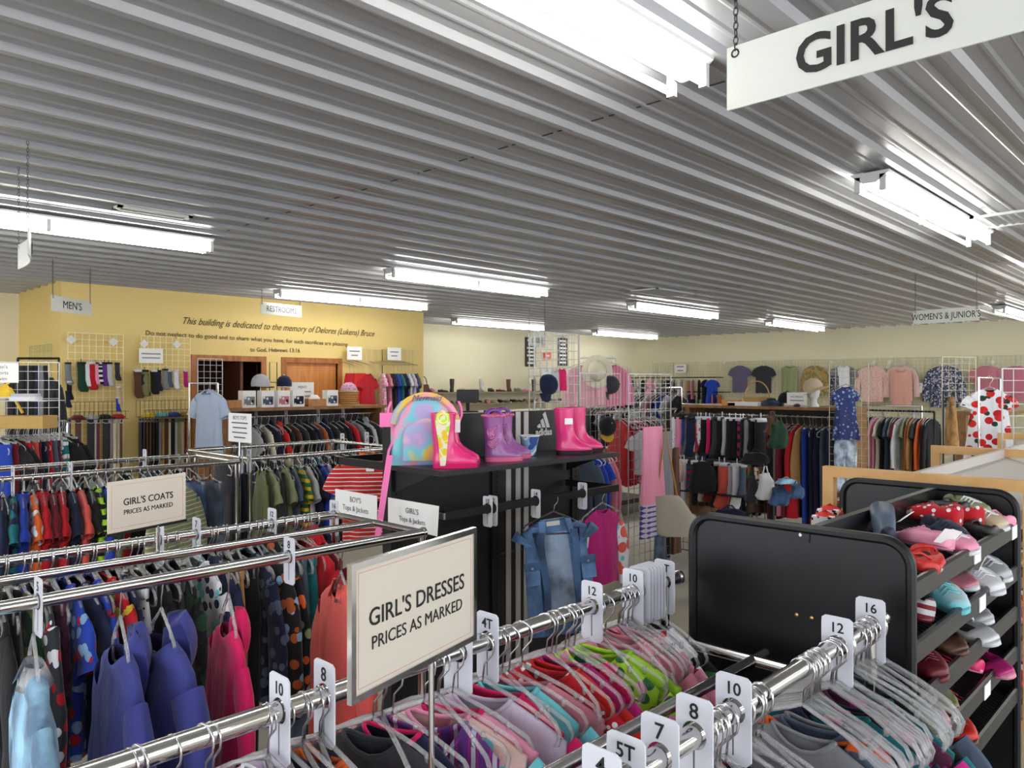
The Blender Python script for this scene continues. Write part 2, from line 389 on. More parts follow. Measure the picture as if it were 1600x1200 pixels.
# ---------------- hanging department signs ----------------
def hung_sign(label, words_, p0, p1, zt, zb, size, mat=INK, flip=False, sag=0, linkl=.022, two=True, bold=0, sx=1):
    """sign hung between two ground points p0 -> p1 (reading order)"""
    p0 = Vector(p0[:2]); p1 = Vector(p1[:2]); c = (p0 + p1) / 2; wd = (p1 - p0).length
    t = T('hanging_sign', label, 'sign', (c.x, c.y, zb), math.atan2(p1.y - p0.y, p1.x - p0.x))
    hh = zt - zb; mb = MB(); N_ = 8
    rings = [[(-wd / 2 + wd * i / N_, dy + sag * math.sin(PI * i / N_), z) for dy, z in ((-.0025, 0), (.0025, 0), (.0025, hh), (-.0025, hh))] for i in range(N_ + 1)]
    mb.loft(rings); mb.build('board', MC['sign_white'], t)
    text(words_, size, (0, -.005 + sag, hh * .47), (1, 0, 0), mat, t, bold=bold, sx=sx)
    for s_ in (-1, 1):
        cm = MB(); x = s_ * (wd / 2 - .022)
        chain(cm, (x, 0, hh - .012), (x, 0, H_CEIL - .024 - zb), linkl, .0016, .0055)
        cm.tube([(x + .009 * math.cos(q), -.003, hh - .018 + .009 * math.sin(q)) for q in [2 * PI * j / 12 for j in range(12)]], .0022, 5, close=True)
        cm.build('chain', M('dark_chain', (70, 70, 72), .4, .9), t)
    return t
hung_sign("white hanging sign reading GIRL'S at the top right corner", "GIRL'S", (1.697, .915), (1.697, .255), 2.54, 2.39, .118, bold=.0026)
hung_sign("small white hanging sign reading WOMEN'S & JUNIOR'S near the right wall", "WOMEN'S & JUNIOR'S", pd(1427, 500, 8.42), pd(1530, 495, 7.9), 2.53, 2.385, .098, sx=.72)
hung_sign("white MEN'S sign hanging before the corner of the yellow wall", "MEN'S", pd(80, 470, 7.36), pd(143, 480, 7.95), 2.585, 2.435, .105)
hung_sign('white RESTROOMS sign with grey letters before the yellow dedication wall', 'RESTROOMS', pd(407, 480, 9.6), pd(471, 480, 10.15), 2.76, 2.61, .105, mat=M('grey_ink', (70, 84, 100), .7), sx=.82)
hung_sign("warped white BOY'S sign seen nearly edge on at the far left", "BOY'S", (1.06, 4.32), (1.16, 4.92), 2.5, 2.365, .09, sag=-.03, mat=M('grey_ink', (70, 84, 100), .7), sx=.82)
# ---------------- garments ----------------
GC = {}
def sgn(a, p): return math.copysign(abs(a) ** p, a)
def ringpt(hw, ht, z, n, fold, ph, yoff=0, dip=0, pw=.75, k=None, xo=0):
    out = []
    for j in range(n):
        a = 2 * PI * j / n; y = hw * sgn(math.cos(a), pw); x = ht * sgn(math.sin(a), .8)
        wv = fold * (math.sin(y * 46 + ph) + .6 * math.sin(y * 83 + ph * 2.1))
        edge = 1 + .0
        out.append((x + wv + xo, y + yoff, z - (dip if x > 0 else dip * .35) * max(0, 1 - (y / max(hw, 1e-5)) ** 2)))
    return out
def body_mb(w, L, t, neck, slope, flare, rnd, dip=.03, opening=0, sleeveless=False):
    ph = rnd.uniform(0, 6); n = 32; mb = MB(); R_ = []
    R_.append(ringpt(neck, t * .55, 0, n, 0, ph, dip=dip))
    R_.append(ringpt((neck + w) * .5, t * .62, -slope * .45, n, 0, ph, dip=dip * .2, pw=.6))
    R_.append(ringpt(w, t * .5, -slope, n, .001, ph, pw=.55))
    R_.append(ringpt(w * .97, t * .8, -slope - .05, n, .002, ph, pw=.6))
    m = 8
    for i in range(1, m + 1):
        s = i / m; z = -slope - .05 - (L - slope - .05) * s
        hw = w * (.93 + (flare - .93) * s) * (1 + .012 * math.sin(9 * s + ph)); ht = t * (.85 + .25 * s)
        r = ringpt(hw, ht, z, n, (.003 + .009 * s) * (t / .035), ph + s * .8)
        if i == m: r = [(x, y, z_ + .006 * math.sin(y * 40 + ph)) for x, y, z_ in r]
        R_.append(r)
    if not opening:
        mb.loft(R_, False, False)
    else:
        k = len(R_)
        vs = [p for r in R_ for p in r]; fs = []
        for i in range(k - 1):
            for j in range(n):
                a = 2 * PI * (j + .5) / n
                # the open front: faces whose front side lies near the middle are left out
                yc = math.cos(a) * (neck if i == 0 else w)
                if math.sin(a) > 0 and abs(yc) < opening * (1 if i < 2 else 1.1): continue
                q = (j + 1) % n; fs.append((i * n + j, i * n + q, (i + 1) * n + q, (i + 1) * n + j))
        mb.add(vs, fs)
    return mb
def sleeve_mb(side, w, slope, L, r0, r1, t, rnd, out=.35, bell=0):
    n = 14; R_ = []; m = 6; ph = rnd.uniform(0, 6)
    a0 = math.radians(42 if L < .2 else 60); a1 = math.radians(66 if L < .2 else 89)
    y, z = w * .84, -slope - .045; step = L / m
    for i in range(m + 1):
        s = i / m; a = a0 + (a1 - a0) * min(1, s * 2.2)
        r = r0 + (r1 - r0) * s + bell * s * s
        dy, dz = math.cos(a), -math.sin(a)
        nx = []
        for j in range(n):
            q = 2 * PI * j / n
            e = r * math.cos(q); x = (t * (.6 + .2 * s)) * math.sin(q) + .004 * math.sin(s * 9 + ph + q)
            # the perpendicular of the sleeve's run in the YZ plane
            nx.append((x, side * (y + e * dz * -1), z + e * dy))
        R_.append(nx); y += dy * step; z += dz * step
    return MB().loft(R_, False, False)
def gmesh(kind, v):
    key = (kind, v)
    if key in GC: return GC[key]
    rnd = random.Random(hash_(kind) * 31 + v * 7 + 3); D = []
    base, _, opt = kind.partition('-')
    t = .026
    def fin(mb): return mb.mesh(kind)
    if base in ('tee', 'polo', 'shirt', 'hoodie', 'jacket', 'vest', 'dress', 'tank', 'blouse', 'coat', 'nightgown'):
        w, L, fl = .155, .46, .95
        if base in ('jacket', 'hoodie', 'coat'): w, L, t, fl = .165, .48, .04, .95
        if base in ('dress',): w, L, fl, t = .13, .68, 1.45, .03
        if base == 'nightgown': w, L, fl, t = .15, .62, 1.3, .03
        if base == 'coat': L = .6
        if base in ('tank', 'vest'): w = .13
        if opt == 'adult': w *= 1.3; L *= 1.38
        D.append(('body', fin(body_mb(w, L, t, .055 if base != 'tank' else .075, .055, fl, rnd, dip=.03 if base != 'tank' else .07))))
        sl = {'tee': .13, 'polo': .13, 'shirt': .40, 'hoodie': .42, 'jacket': .42, 'dress': .09, 'blouse': .36, 'coat': .42, 'nightgown': .12}.get(base, 0)
        if opt == 'adult': sl *= 1.3
        if sl:
            r0, r1 = (.062, .062) if sl < .2 else (.06, .036)
            for s in (-1, 1): D.append(('sleeve', fin(sleeve_mb(s, w, .055, sl, r0, r1, t, rnd, bell=.02 if base == 'blouse' else 0))))
        if sl >= .36:
            for s in (-1, 1):
                pass
        # collar / neckband / hood
        if base in ('polo', 'jacket', 'coat'):
            mb = MB(); R_ = []
            for i in range(13):
                a = PI * (.5 + .12) + (2 * PI - .75) * i / 12
                y = .056 * math.cos(a - PI / 2 + PI / 2); x = .02 * math.sin(a)
                R_.append([(x * 1.0, y, .012), (x * 1.9, y * 1.25, -.03), (x * 2.0, y * 1.3, -.034), (x * 1.15, y * 1.02, .006)])
            mb.loft(R_); D.append(('collar', fin(mb)))
        elif base == 'hoodie':
            mb = MB(); R_ = []
            for i in range(9):
                s = i / 8; z = .035 - .17 * s; rr = math.sin(PI * min(.97, .12 + s * .85)) ** .6
                R_.append([(-.018 - .026 * rr * (1 - math.cos(q)) * .8 + .012 * math.sin(3 * q + v),   .074 * rr * math.sin(q), z - .02 * math.cos(q)) for q in [2 * PI * j / 16 for j in range(16)]])
            mb.loft(R_); D.append(('hood', fin(mb)))
        else:
            r = ringpt(.055 if base not in ('tank',) else .075, t * .55, 0, 20, 0, 0, dip=.03 if base != 'tank' else .07)
            D.append(('neckband', fin(MB().tube(r, .0045, 5, close=True))))
    elif base in ('trousers', 'jeans', 'shorts', 'leggings'):
        w, L = .13, .62; t = .022
        if base == 'shorts': L = .34; 
        if base == 'leggings': w = .10
        if opt == 'adult': w *= 1.25; L *= 1.4
        ph = rnd.uniform(0, 6); R_ = [ringpt(w, t * .7, 0, 26, 0, ph), ringpt(w, t * .7, -.035, 26, .001, ph), ringpt(w * 1.06, t, -.1, 26, .002, ph), ringpt(w * 1.1, t * 1.1, -.19, 26, .003, ph)]
        D.append(('body', fin(MB().loft(R_, False, False))))
        for s in (-1, 1):
            R_ = []
            for i in range(7):
                q = i / 6; hw = w * (.56 - .16 * q) * (1 if base != 'leggings' else .85)
                R_.append(ringpt(hw, t * (1 - .15 * q), -.17 - (L - .17) * q, 14, .003, ph + q, yoff=s * (w * .53 + .004 * q)))
            D.append(('trouser_leg', fin(MB().loft(R_, False, False))))
        D.append(('waistband', fin(MB().loft([ringpt(w * 1.01, t * .78, .004, 22, 0, ph), ringpt(w * 1.015, t * .8, -.03, 22, .0, ph)], False, False))))
    elif base == 'skirt':
        ph = rnd.uniform(0, 6)
        D.append(('body', fin(MB().loft([ringpt(.10 + .07 * i / 5, .02 + .018 * i / 5, -.33 * i / 5, 30, .002 + .01 * i / 5, ph) for i in range(6)], False, False))))
        D.append(('waistband', fin(MB().loft([ringpt(.102, .022, .006, 22, 0, ph), ringpt(.104, .023, -.022, 22, 0, ph)], False, False))))
    GC[key] = D; return D
def hash_(s): return sum((i + 1) * ord(c) for i, c in enumerate(s))
def hanger_meshes(kind):
    key = ('hanger', kind)
    if key in GC: return GC[key]
    hk = MB(); r = .021; pts = [(0, r * math.sin(a), -.021 + .0185 + r * math.cos(a) - .0) for a in [math.radians(x) for x in range(-110, 91, 20)]]
    pts = [(0, -y, z - .019) for _, y, z in pts][::-1] if False else [(0, y, z - .019) for _, y, z in pts]
    pts = pts + [(0, r * .9, -.035), (0, .004, -.052), (0, 0, -.085)]
    hk.tube(pts, .0018, 6)
    W = {'kid': .145, 'adult': .205, 'clip': .12}[kind]
    b = MB()
    if kind == 'clip':
        b.tube([(0, -W, -.115), (0, -.02, -.1), (0, 0, -.082), (0, .02, -.1), (0, W, -.115)], .0045, 6)
        for s in (-1, 1): b.box(-.009, .009, s * W - .014 if s > 0 else s * W - .008, s * W + .008 if s > 0 else s * W + .014, -.16, -.108)
    else:
        b.tube([(0, 0, -.078), (0, .02, -.088), (0, W * .55, -.112), (0, W * .93, -.142), (0, W, -.16), (0, W * .97, -.178), (0, W * .9, -.183), (0, -W * .9, -.183), (0, -W * .97, -.178), (0, -W, -.16), (0, -W * .93, -.142), (0, -W * .55, -.112), (0, -.02, -.088)], .0042, 6, close=True)
        for s in (-1, 1): b.box(-.004, .004, s * W * .7 - .003, s * W * .7 + .003, -.136, -.122)
    GC[key] = (hk.mesh('hook'), b.mesh('hanger')); return GC[key]
HK = M('hanger_wire', (205, 205, 208), .2, 1)
def hang_hanger(x, y, z, rz, kind, label, group, mat=None, tilt=0, ztop=.0165):
    hk, b = hanger_meshes(kind)
    o = link('hanger', b, mat or CLEAR); o.location = (x, y, z + ztop - .0); o.rotation_euler = (tilt, 0, rz)
    tag(o, label, 'hanger', group); link('hook', hk, HK, o)
    return o
FARV, FARF = [], []
def far_hanger(x, y, z, rz, kind, k):
    for me in hanger_meshes(kind):
        n = len(FARV); c, s = math.cos(rz), math.sin(rz)
        for v in me.vertices: a, b, h = v.co; FARV.append((x + a * c - b * k * s, y + a * s + b * k * c, z + h * k))
        FARF.extend(tuple(n + i for i in p.vertices) for p in me.polygons)
CAT = dict(tee='shirt', polo='shirt', shirt='shirt', hoodie='hoodie', jacket='jacket', vest='vest', dress='dress', tank='top', blouse='blouse', coat='coat', nightgown='dress',
           trousers='trousers', jeans='jeans', shorts='shorts', leggings='leggings', skirt='skirt')
WORD = dict(tee='short-sleeve tee', polo='polo shirt', shirt='long-sleeve shirt', hoodie='hooded sweatshirt', jacket='jacket', vest='vest', dress='dress', tank='sleeveless top', blouse='blouse',
            coat='coat', nightgown='nightgown', trousers='trousers', jeans='jeans', shorts='shorts', leggings='leggings', skirt='skirt')
NAMEOF = dict(tee='tee_shirt', polo='polo_shirt', shirt='long_sleeve_shirt', hoodie='hoodie', jacket='jacket', vest='vest', dress='dress', tank='sleeveless_top', blouse='blouse', coat='coat',
              nightgown='nightgown', trousers='trousers', jeans='jeans', shorts='shorts', leggings='leggings', skirt='skirt')
PATW = dict(plain='', stripe='striped', pin='pinstriped', vstripe='striped', plaid='plaid', camo='camouflage', tie='tie-dye', print='printed', dots='spotted', floral='floral', bigfloral='flowered', wash='washed')
def garment(kind, colour, pat, loc, rz, label, group=None, scale=1, variant=0, trim=None, tilt=0, sz=1, sx=1):
    base = kind.split('-')[0]
    t = T(NAMEOF[base], label, CAT[base], loc, rz, group); t.scale = (scale * sx, scale, scale * sz); t.rotation_euler = (tilt, 0, rz)
    m = cloth(colour, pat); m2 = cloth(trim) if trim else m
    for nm, me in gmesh(kind, variant):
        link(nm, me, m2 if (trim and nm in ('collar', 'neckband', 'waistband', 'sleeve_trim')) else m, t)
    return t
LABELS = {}
def clipw(s, n=16):
    w_ = s.split(); return ' '.join(w_[:n])
TRIM = {}
def parse(tok):
    a = tok.split(':'); TRIM[tok] = a[3] if len(a) > 3 else None; col = a[0]; kind = a[1] if len(a) > 1 else 'tee'; pat = a[2] if len(a) > 2 else 'plain'
    d = col.split('/')[0] + (' and ' + col.split('/')[1] if '/' in col else '')
    return col, kind, pat, ' '.join(x for x in (d, PATW[pat], WORD[kind.split('-')[0]]) if x)
def hang_row(where, short, items, p0, p1, z, group, face=0, scale=1, jit=.08, hk='kid', empties=0, emptyrange=None, hmat=None, sz=1, sx=1, low=0, turn=0, far=False):
    """items hung along a rail from p0 to p1; rz of a garment follows the rail, face 0: fronts look back to p0"""
    toks = items.split(); n = len(toks); info = [parse(t) for t in toks]
    a0 = math.atan2(p1[1] - p0[1], p1[0] - p0[0]) + (PI if face == 0 else 0)
    descs = [i[3] for i in info]; hx = min(1.3, scale)
    for i, (col, kind, pat, d) in enumerate(info):
        s = (i + .5) / n; x = p0[0] + (p1[0] - p0[0]) * s; y = p0[1] + (p1[1] - p0[1]) * s
        rz = a0 + turn + random.uniform(-jit, jit); base = kind.split('-')[0]
        if descs.count(d) == 1: lab = '%s %s' % (d, where)
        else:
            b = descs[i - 1].replace(' shirt', '') if i else 'the rail end'
            lab = '%s %s, right after the %s' % (d, short, b)
            if LABELS.get(clipw(lab)):
                lab = '%s %s, %s from its left end' % (d, short, ['first', 'second', 'third', 'fourth', 'fifth', 'sixth', 'seventh', 'eighth', 'ninth', 'tenth'][i] if i < 10 else 'number %d' % (i + 1))
        lab = clipw(lab); LABELS[lab] = 1
        clipk = base in ('trousers', 'jeans', 'shorts', 'leggings', 'skirt')
        off = .125 if clipk else .098
        g = garment(kind, col, pat, (x, y, z - off * hx * (1.0) + .0165 - low), rz, lab, group, scale, i % 4, sz=sz, sx=sx, trim=TRIM[toks[i]])
        hl = clipw('clear plastic hanger holding the %s %s' % (d, short))
        if far: far_hanger(x, y, z + .0165, rz, 'clip' if clipk else ('adult' if kind.endswith('adult') else hk), hx); continue
        h = hang_hanger(x, y, z, rz, 'clip' if clipk else ('adult' if kind.endswith('adult') else hk), hl, group.replace('clothes', 'hangers') if 'clothes' in group else group + ' hangers', hmat)
        h.scale = (1, hx, hx)
        h.location.z = z + .0165 * hx if hx < 1 else z + .0165
    for k in range(empties):
        s = (k + .5) / empties; r_ = emptyrange or (0, 1); s = r_[0] + (r_[1] - r_[0]) * s
        x = p0[0] + (p1[0] - p0[0]) * s; y = p0[1] + (p1[1] - p0[1]) * s
        if far: far_hanger(x, y, z + .0165, a0 + random.uniform(-.25, .25), hk, hx); continue
        hang_hanger(x + random.uniform(-.004, .004), y, z, a0 + random.uniform(-.25, .25), hk, 'empty clear plastic hanger in the crowded row %s' % short, 'empty hangers %s' % short, hmat)

# ---------------- racks ----------------
def divider(x, y, z, txt, label, group, rz=0, w_=.057, h_=.13, up=.012, r=.019, flip=False):
    """size divider threaded on a rail along X; the number faces back along the rail"""
    label = ' '.join(NUMW.get(q, q) for q in label.split())
    t = T('size_divider', label, 'size divider', (x, y, z), rz, group)
    o = rrect(w_, h_, .008, 4); n = 48; rings = []
    def radial(a):
        # where the ray from the hole meets the rounded rectangle centred at (0, -up)
        best = None; dx, dy = math.cos(a), math.sin(a); P = [(px_, py_ - up) for px_, py_ in o]
        for i in range(len(P)):
            (x1, y1), (x2, y2) = P[i], P[(i + 1) % len(P)]
            ex, ey = x2 - x1, y2 - y1; den = dx * ey - dy * ex
            if abs(den) < 1e-12: continue
            tt = (x1 * ey - y1 * ex) / den; u = (x1 * dy - y1 * dx) / den
            if tt > 0 and -1e-6 <= u <= 1 + 1e-6 and (best is None or tt < best): best = tt
        return dx * best, dy * best
    A = [2 * PI * j / n for j in range(n)]
    def P3(p, x_): return (x_, -p[0], p[1])
    outer = [radial(a) for a in A]; inner = [(r * math.cos(a), r * math.sin(a)) for a in A]
    rings = [[P3(p, -.0012) for p in inner], [P3(p, -.0012) for p in outer], [P3(p, .0012) for p in outer], [P3(p, .0012) for p in inner]]
    MB().loft(rings, False, False, True).build('plate', WHITEP, t)
    s = .026 if len(txt) > 1 else .03
    text(txt, s, (-.0018, 0, h_ / 2 - up - .021), (0, -1, 0), INK, t, 'number', depth=.0003, bold=.0003)
    MB().box(-.0016, .0016, -.0012, .0012, -h_ / 2 - up + .012, -r).build('slit', M('slit_grey', (90, 92, 100), .6), t)
    return t
def glidetube(name, mbd, mat, t): return mbd.build(name, mat, t, True)
def chrome_rack(label, x0, x1, ys, z, midz=None, midy=None, legs=True, group=None, curve=False, cross=True, legx=None):
    t = T('clothes_rack', label, 'clothes rack', ((x0 + x1) / 2, sum(ys) / len(ys), 0), 0, group); o = t.location.copy()
    for y in ys:
        mb = MB(o); mb.tube([(x0, y, z), (x1, y, z)], .0155, 14); mb.build('rail', CHROME, t, True)
        for x in (x0, x1):
            mb = MB(o); mb.tube([(x - .004, y, z), (x + .004, y, z)], .0185, 14); mb.build('end_cap', CHROME, t, True)
    if midz:
        mb = MB(o); mb.tube([(x0, midy, midz), (x1, midy, midz)], .0125, 10); mb.build('stretcher', CHROME, t, True)
    xe = [x0 + .01, x1 - .01] if legx is None else legx
    for x in xe:
        if cross and len(ys) > 1:
            zz = midz if midz else z
            mb = MB(o); mb.tube([(x, min(ys), zz), (x, max(ys), zz)], .0125, 10); mb.build('crossbar', CHROME, t, True)
        for y in (min(ys), max(ys)):
            mb = MB(o); mb.tube([(x, y, z), (x, y, .05)], .0125, 10); mb.build('leg', CHROME, t, True)
            mb = MB(o); mb.tube([(x, y - .012, .03), (x, y + .012, .03)], .03, 14); mb.build('caster', BLACKM, t, True)
    return t
def grid_panel(mb, w_, h_, org=(0, 0, 0), dx=(1, 0), sp=.0762, r=.0021, spz=None, frame=.004):
    """wire grid standing from org, w_ wide along dx, h_ tall"""
    ux, uy = dx; nx, ny = -uy, ux
    def bar(a0, z0, a1, z1, q, off):
        # square wire between two points of the panel
        P = []
        if abs(a1 - a0) > abs(z1 - z0): c = [(a0, z0 - q), (a1, z0 - q), (a1, z0 + q), (a0, z0 + q)]
        else: c = [(a0 - q, z0), (a0 + q, z0), (a0 + q, z1), (a0 - q, z1)]
        vs = [(org[0] + ux * a + nx * (off + s * q), org[1] + uy * a + ny * (off + s * q), org[2] + z) for s in (-1, 1) for a, z in c]
        mb.add(vs, [(0, 1, 2, 3), (4, 5, 6, 7), (0, 1, 5, 4), (1, 2, 6, 5), (2, 3, 7, 6), (3, 0, 4, 7)])
    nw = max(1, round(w_ / sp)); nh = max(1, round(h_ / (spz or sp)))
    for i in range(nw + 1): q = frame if i in (0, nw) else r; bar(w_ * i / nw, 0, w_ * i / nw, h_, q, 0)
    for i in range(nh + 1): q = frame if i in (0, nh) else r; bar(0, h_ * i / nh, w_, h_ * i / nh, q, r)
# ================= foreground: girls' double rack =================
g1 = chrome_rack('chrome double rack in the foreground carrying the girl\'s dresses and clear hangers', .15, 1.66, (.55, 1.03), 1.25, 1.115, .8, legx=[.2, 1.6])
YR, YM, ZR = .55, 1.03, 1.25
def onrail(u, Y): return pY(u, 0, Y)[0]
for u, tx in ((1360, '16'), (1308, '12'), (1146, '10'), (1085, '8'), (1031, '7'), (978, '5T'), (940, '4')):
    divider(onrail(u, YR), YR, ZR, tx, 'white size divider numbered %s on the right foreground chrome rail' % tx, 'size dividers on the right foreground rail')
for u, tx, w in ((1021, '2T', 'tipped out beyond the end of'), (989, '10', 'before the blank stack on'), (925, '12', 'right of the denim vest on'), (762, '4T', 'right of the GIRL\'S DRESSES sign on'),
                 (507, '8', 'left of the GIRL\'S DRESSES sign on'), (437, '10', 'over the left end of')):
    divider(onrail(u, YM) if tx != '2T' else 1.6, YM, ZR, tx, clipw('white size divider %s %s the dresses rail' % (tx, w)), 'size dividers on the dresses rail')
for k in range(6):
    divider(1.495 + .013 * k, YM, ZR, '10' if k < 5 else '9', 'white size divider in the tight stack at the end of the dresses rail', 'stacked size dividers')
divider(onrail(716, YM), YM, ZR - .002, '6', 'white size divider half hidden under the GIRL\'S DRESSES sign corner', 'size dividers on the dresses rail', .35)
# framed sign on the stem
def stem_sign(label, c, rz, w_, h_, zb, l1, l2, s1, s2, framed, stem_to, thick=.006):
    t = T('sign_holder', label, 'sign', (c[0], c[1], zb), rz)
    MB().box(-w_ / 2 + .004, w_ / 2 - .004, -.0018, .0018, .004, h_ - .004).build('card', M('cream_card', (206, 198, 184), .7), t)
    bo = MB(); m_ = .014
    for a, b, c_, d in ((-w_ / 2 + m_, w_ / 2 - m_, m_, m_ + .0008), (-w_ / 2 + m_, w_ / 2 - m_, h_ - m_ - .0008, h_ - m_), (-w_ / 2 + m_, -w_ / 2 + m_ + .0008, m_, h_ - m_), (w_ / 2 - m_ - .0008, w_ / 2 - m_, m_, h_ - m_)):
        bo.box(a, b, -.0022, -.0018, c_, d)
    bo.build('printed_border', M('pink_ink', (206, 140, 138), .7), t)
    if framed:
        fr = MB(); q = .008
        fr.box(-w_ / 2 - .001, -w_ / 2 + q, -.004, .004, -.001, h_ + .001); fr.box(w_ / 2 - q, w_ / 2 + .001, -.004, .004, -.001, h_ + .001)
        fr.box(-w_ / 2 + q, w_ / 2 - q, -.004, .004, -.001, q); fr.box(-w_ / 2 + q, w_ / 2 - q, -.004, .004, h_ - q, h_ + .001)
        fr.build('frame', CHROME, t)
    else:
        MB().box(-w_ / 2, w_ / 2, -.003, .003, -.004, .003).build('frame', BLACKM, t)
    text(l1, s1, (0, -.0026, h_ * .56), (1, 0, 0), INK, t, bold=.0002, depth=.0003, sx=1.0)
    text(l2, s2, (0, -.0026, h_ * .37), (1, 0, 0), INK, t, depth=.0003)
    MB().tube([(.03, 0, 0), (.03, 0, stem_to - zb)], .0048, 10).build('stem', CHROME, t, True)
    return t
stem_sign("chrome framed GIRL'S DRESSES PRICES AS MARKED sign in the foreground", (.719, .884), math.atan2(.075, .30), .30, .182, 1.312, "GIRL'S DRESSES", 'PRICES AS MARKED', .0345, .0255, True, 1.1)
stem_sign("cream GIRL'S COATS PRICES AS MARKED sign above the left rails", (.83, 2.2), math.atan2(.085, .245), .26, .143, 1.333, "GIRL'S COATS", 'PRICES AS MARKED', .026, .0185, False, 1.25)
# --- clothes on the dresses rail ---
SH = "on the foreground dresses rail"
hang_row(SH, SH, 'sky/royal/teal:tee:tie fuchsia/lilac/sky:tee:tie white/coral/sky:tank:tie', (.34, YM), (.50, YM), ZR, 'clothes on the dresses rail', scale=.92, empties=2, turn=.15, low=.012)
hang_row(SH, SH, 'coral/pink/white:dress:tie lilac/pink:tee:print navy:tee orange/navy:tee:print', (.54, YM), (.66, YM), ZR, 'clothes on the dresses rail', scale=.92, empties=4, turn=.2, sx=.6, low=.012)
hang_row(SH, SH, 'charcoal:tee navy:dress:plain:fuchsia', (.72, YM), (.80, YM), ZR, 'clothes on the dresses rail', scale=.98, empties=1, turn=.45, sx=.8, low=.012)
hang_row(SH, SH, 'purple/magenta/lilac:tank:vstripe blush/turquoise/rose:tee:print:pink pink:shirt:plain:fuchsia', (.83, YM), (.93, YM), ZR, 'clothes on the dresses rail', scale=1.04, empties=1, turn=.5, sx=.8, low=.012)
hang_row(SH, SH, 'lilac:blouse fuchsia:dress turquoise:dress:plain:turquoise rose:shirt', (.97, YM), (1.11, YM), ZR, 'clothes on the dresses rail', scale=1.06, empties=1, turn=.42, sx=.75, low=.012)
hang_row(SH, SH, 'red/white:dress:dots scarlet:dress magenta:dress fuchsia:tank', (1.15, YM), (1.27, YM), ZR, 'clothes on the dresses rail', scale=1.02, empties=2, turn=.3, sx=.7, low=.012)
hang_row(SH, SH, 'lime/green/pink:dress:floral lime:blouse', (1.30, YM), (1.38, YM), ZR, 'clothes on the dresses rail', scale=1.1, empties=1, turn=.4, low=.012)
hang_row(SH, SH, 'pink:tank rose:tee blush:tank pink/red/white:tank:stripe pink:tee', (1.40, YM), (1.49, YM), ZR, 'clothes on the dresses rail', scale=.95, empties=3, turn=.1, sx=.6, low=.012)
hang_row(SH, SH, 'white/red/blue:dress:floral white/green/black:dress:bigfloral', (1.50, YM), (1.57, YM), ZR, 'clothes on the dresses rail', scale=.98, jit=.03, low=.012)
# --- clothes and the crowded clear hangers on the right rail ---
SH = "on the right foreground rail"
hang_row(SH, SH, 'navy/lilac/red:tank:print white/coral/navy:tee:stripe plum/pink/sky:tank:print', (.94, YR), (1.03, YR), ZR, 'clothes on the right foreground rail', scale=.95, empties=4, sx=.6, low=.03)
hang_row(SH, SH, 'pink/turquoise:tank:vstripe navy/lilac/red:tee:floral navy/red/white:tank:print', (1.05, YR), (1.14, YR), ZR, 'clothes on the right foreground rail', scale=.95, empties=4, sx=.6, low=.03)
hang_row(SH, SH, 'grey:tee orange/slate:tank:stripe slate:tee grey/orange:tee:stripe', (1.27, YR), (1.35, YR), ZR, 'clothes on the right foreground rail', scale=1.0, empties=6, sx=.6, low=.03)
hang_row(SH, SH, 'navy/fuchsia/rose:dress:print teal:tee black/fuchsia/rose:dress:print navy:dress', (1.385, YR), (1.47, YR), ZR, 'clothes on the right foreground rail', scale=1.05, empties=6, sx=.6, low=.03)
hang_row(SH, SH, 'plum/magenta:tee:print teal:tee black:dress sage/teal:tank:tie slate:dress', (1.50, YR), (1.64, YR), ZR, 'clothes on the right foreground rail', scale=1.08, empties=5, sx=.6, low=.03)

# ================= left double rack (boys) =================
YA, YC, YBK = 1.93, 2.19, 2.43
lr = chrome_rack("long chrome rack on the left whose end curves down beside the black gondola", -.6, 1.585, (YA, YBK), 1.25, 1.25, YC, legx=[-.5, 1.58])
hang_row("on the back rail of the left chrome rack", "on the left rack's back rail",
  'black:trousers black:shirt black:trousers camo'.replace('camo', 'forest/olive/mustard:trousers:camo') + ' charcoal/white/red:shirt:print plum/black:trousers:print royal/sky/red:tee:print navy:tee royal/blue/red:shirt:stripe red/yellow:tee:print navy:shirt white/black:trousers:dots black:trousers black:shirt charcoal:trousers forest/black/charcoal:shirt:camo',
  (.46, YBK), (1.02, YBK), 1.25, 'clothes on the left rack', scale=1.0, empties=10)
hang_row("on the back rail of the left chrome rack", "on the left rack's back rail",
  'white/navy/turquoise:shirt:print navy:polo tan:trousers black:trousers navy/slate:shirt:print black/rust/sky:hoodie:print black/orange/sage:shirt:print slate:trousers teal:trousers red:hoodie maroon:shirt',
  (1.05, YBK), (1.52, YBK), 1.25, 'clothes on the left rack', scale=1.0, empties=14)
# spaced out on the front rail
FRL = 'clothes spaced along the front rail'
def single(kind, col, pat, u, Y, z, label, scale=1, jit=0, trim=None, sz=1, sx=1, drop=.098, v=0, hk='kid', hl=None, hm=None):
    x = pY(u, 0, Y)[0]; rz = PI + jit
    g = garment(kind, col, pat, (x, Y, z - drop + .0165), rz, label, None, scale, v, trim, sz=sz, sx=sx)
    h = hang_hanger(x, Y, z, rz, hk, hl or clipw('clear hanger holding the ' + label), None, hm); h.scale = (1, .5, 1.12); return g
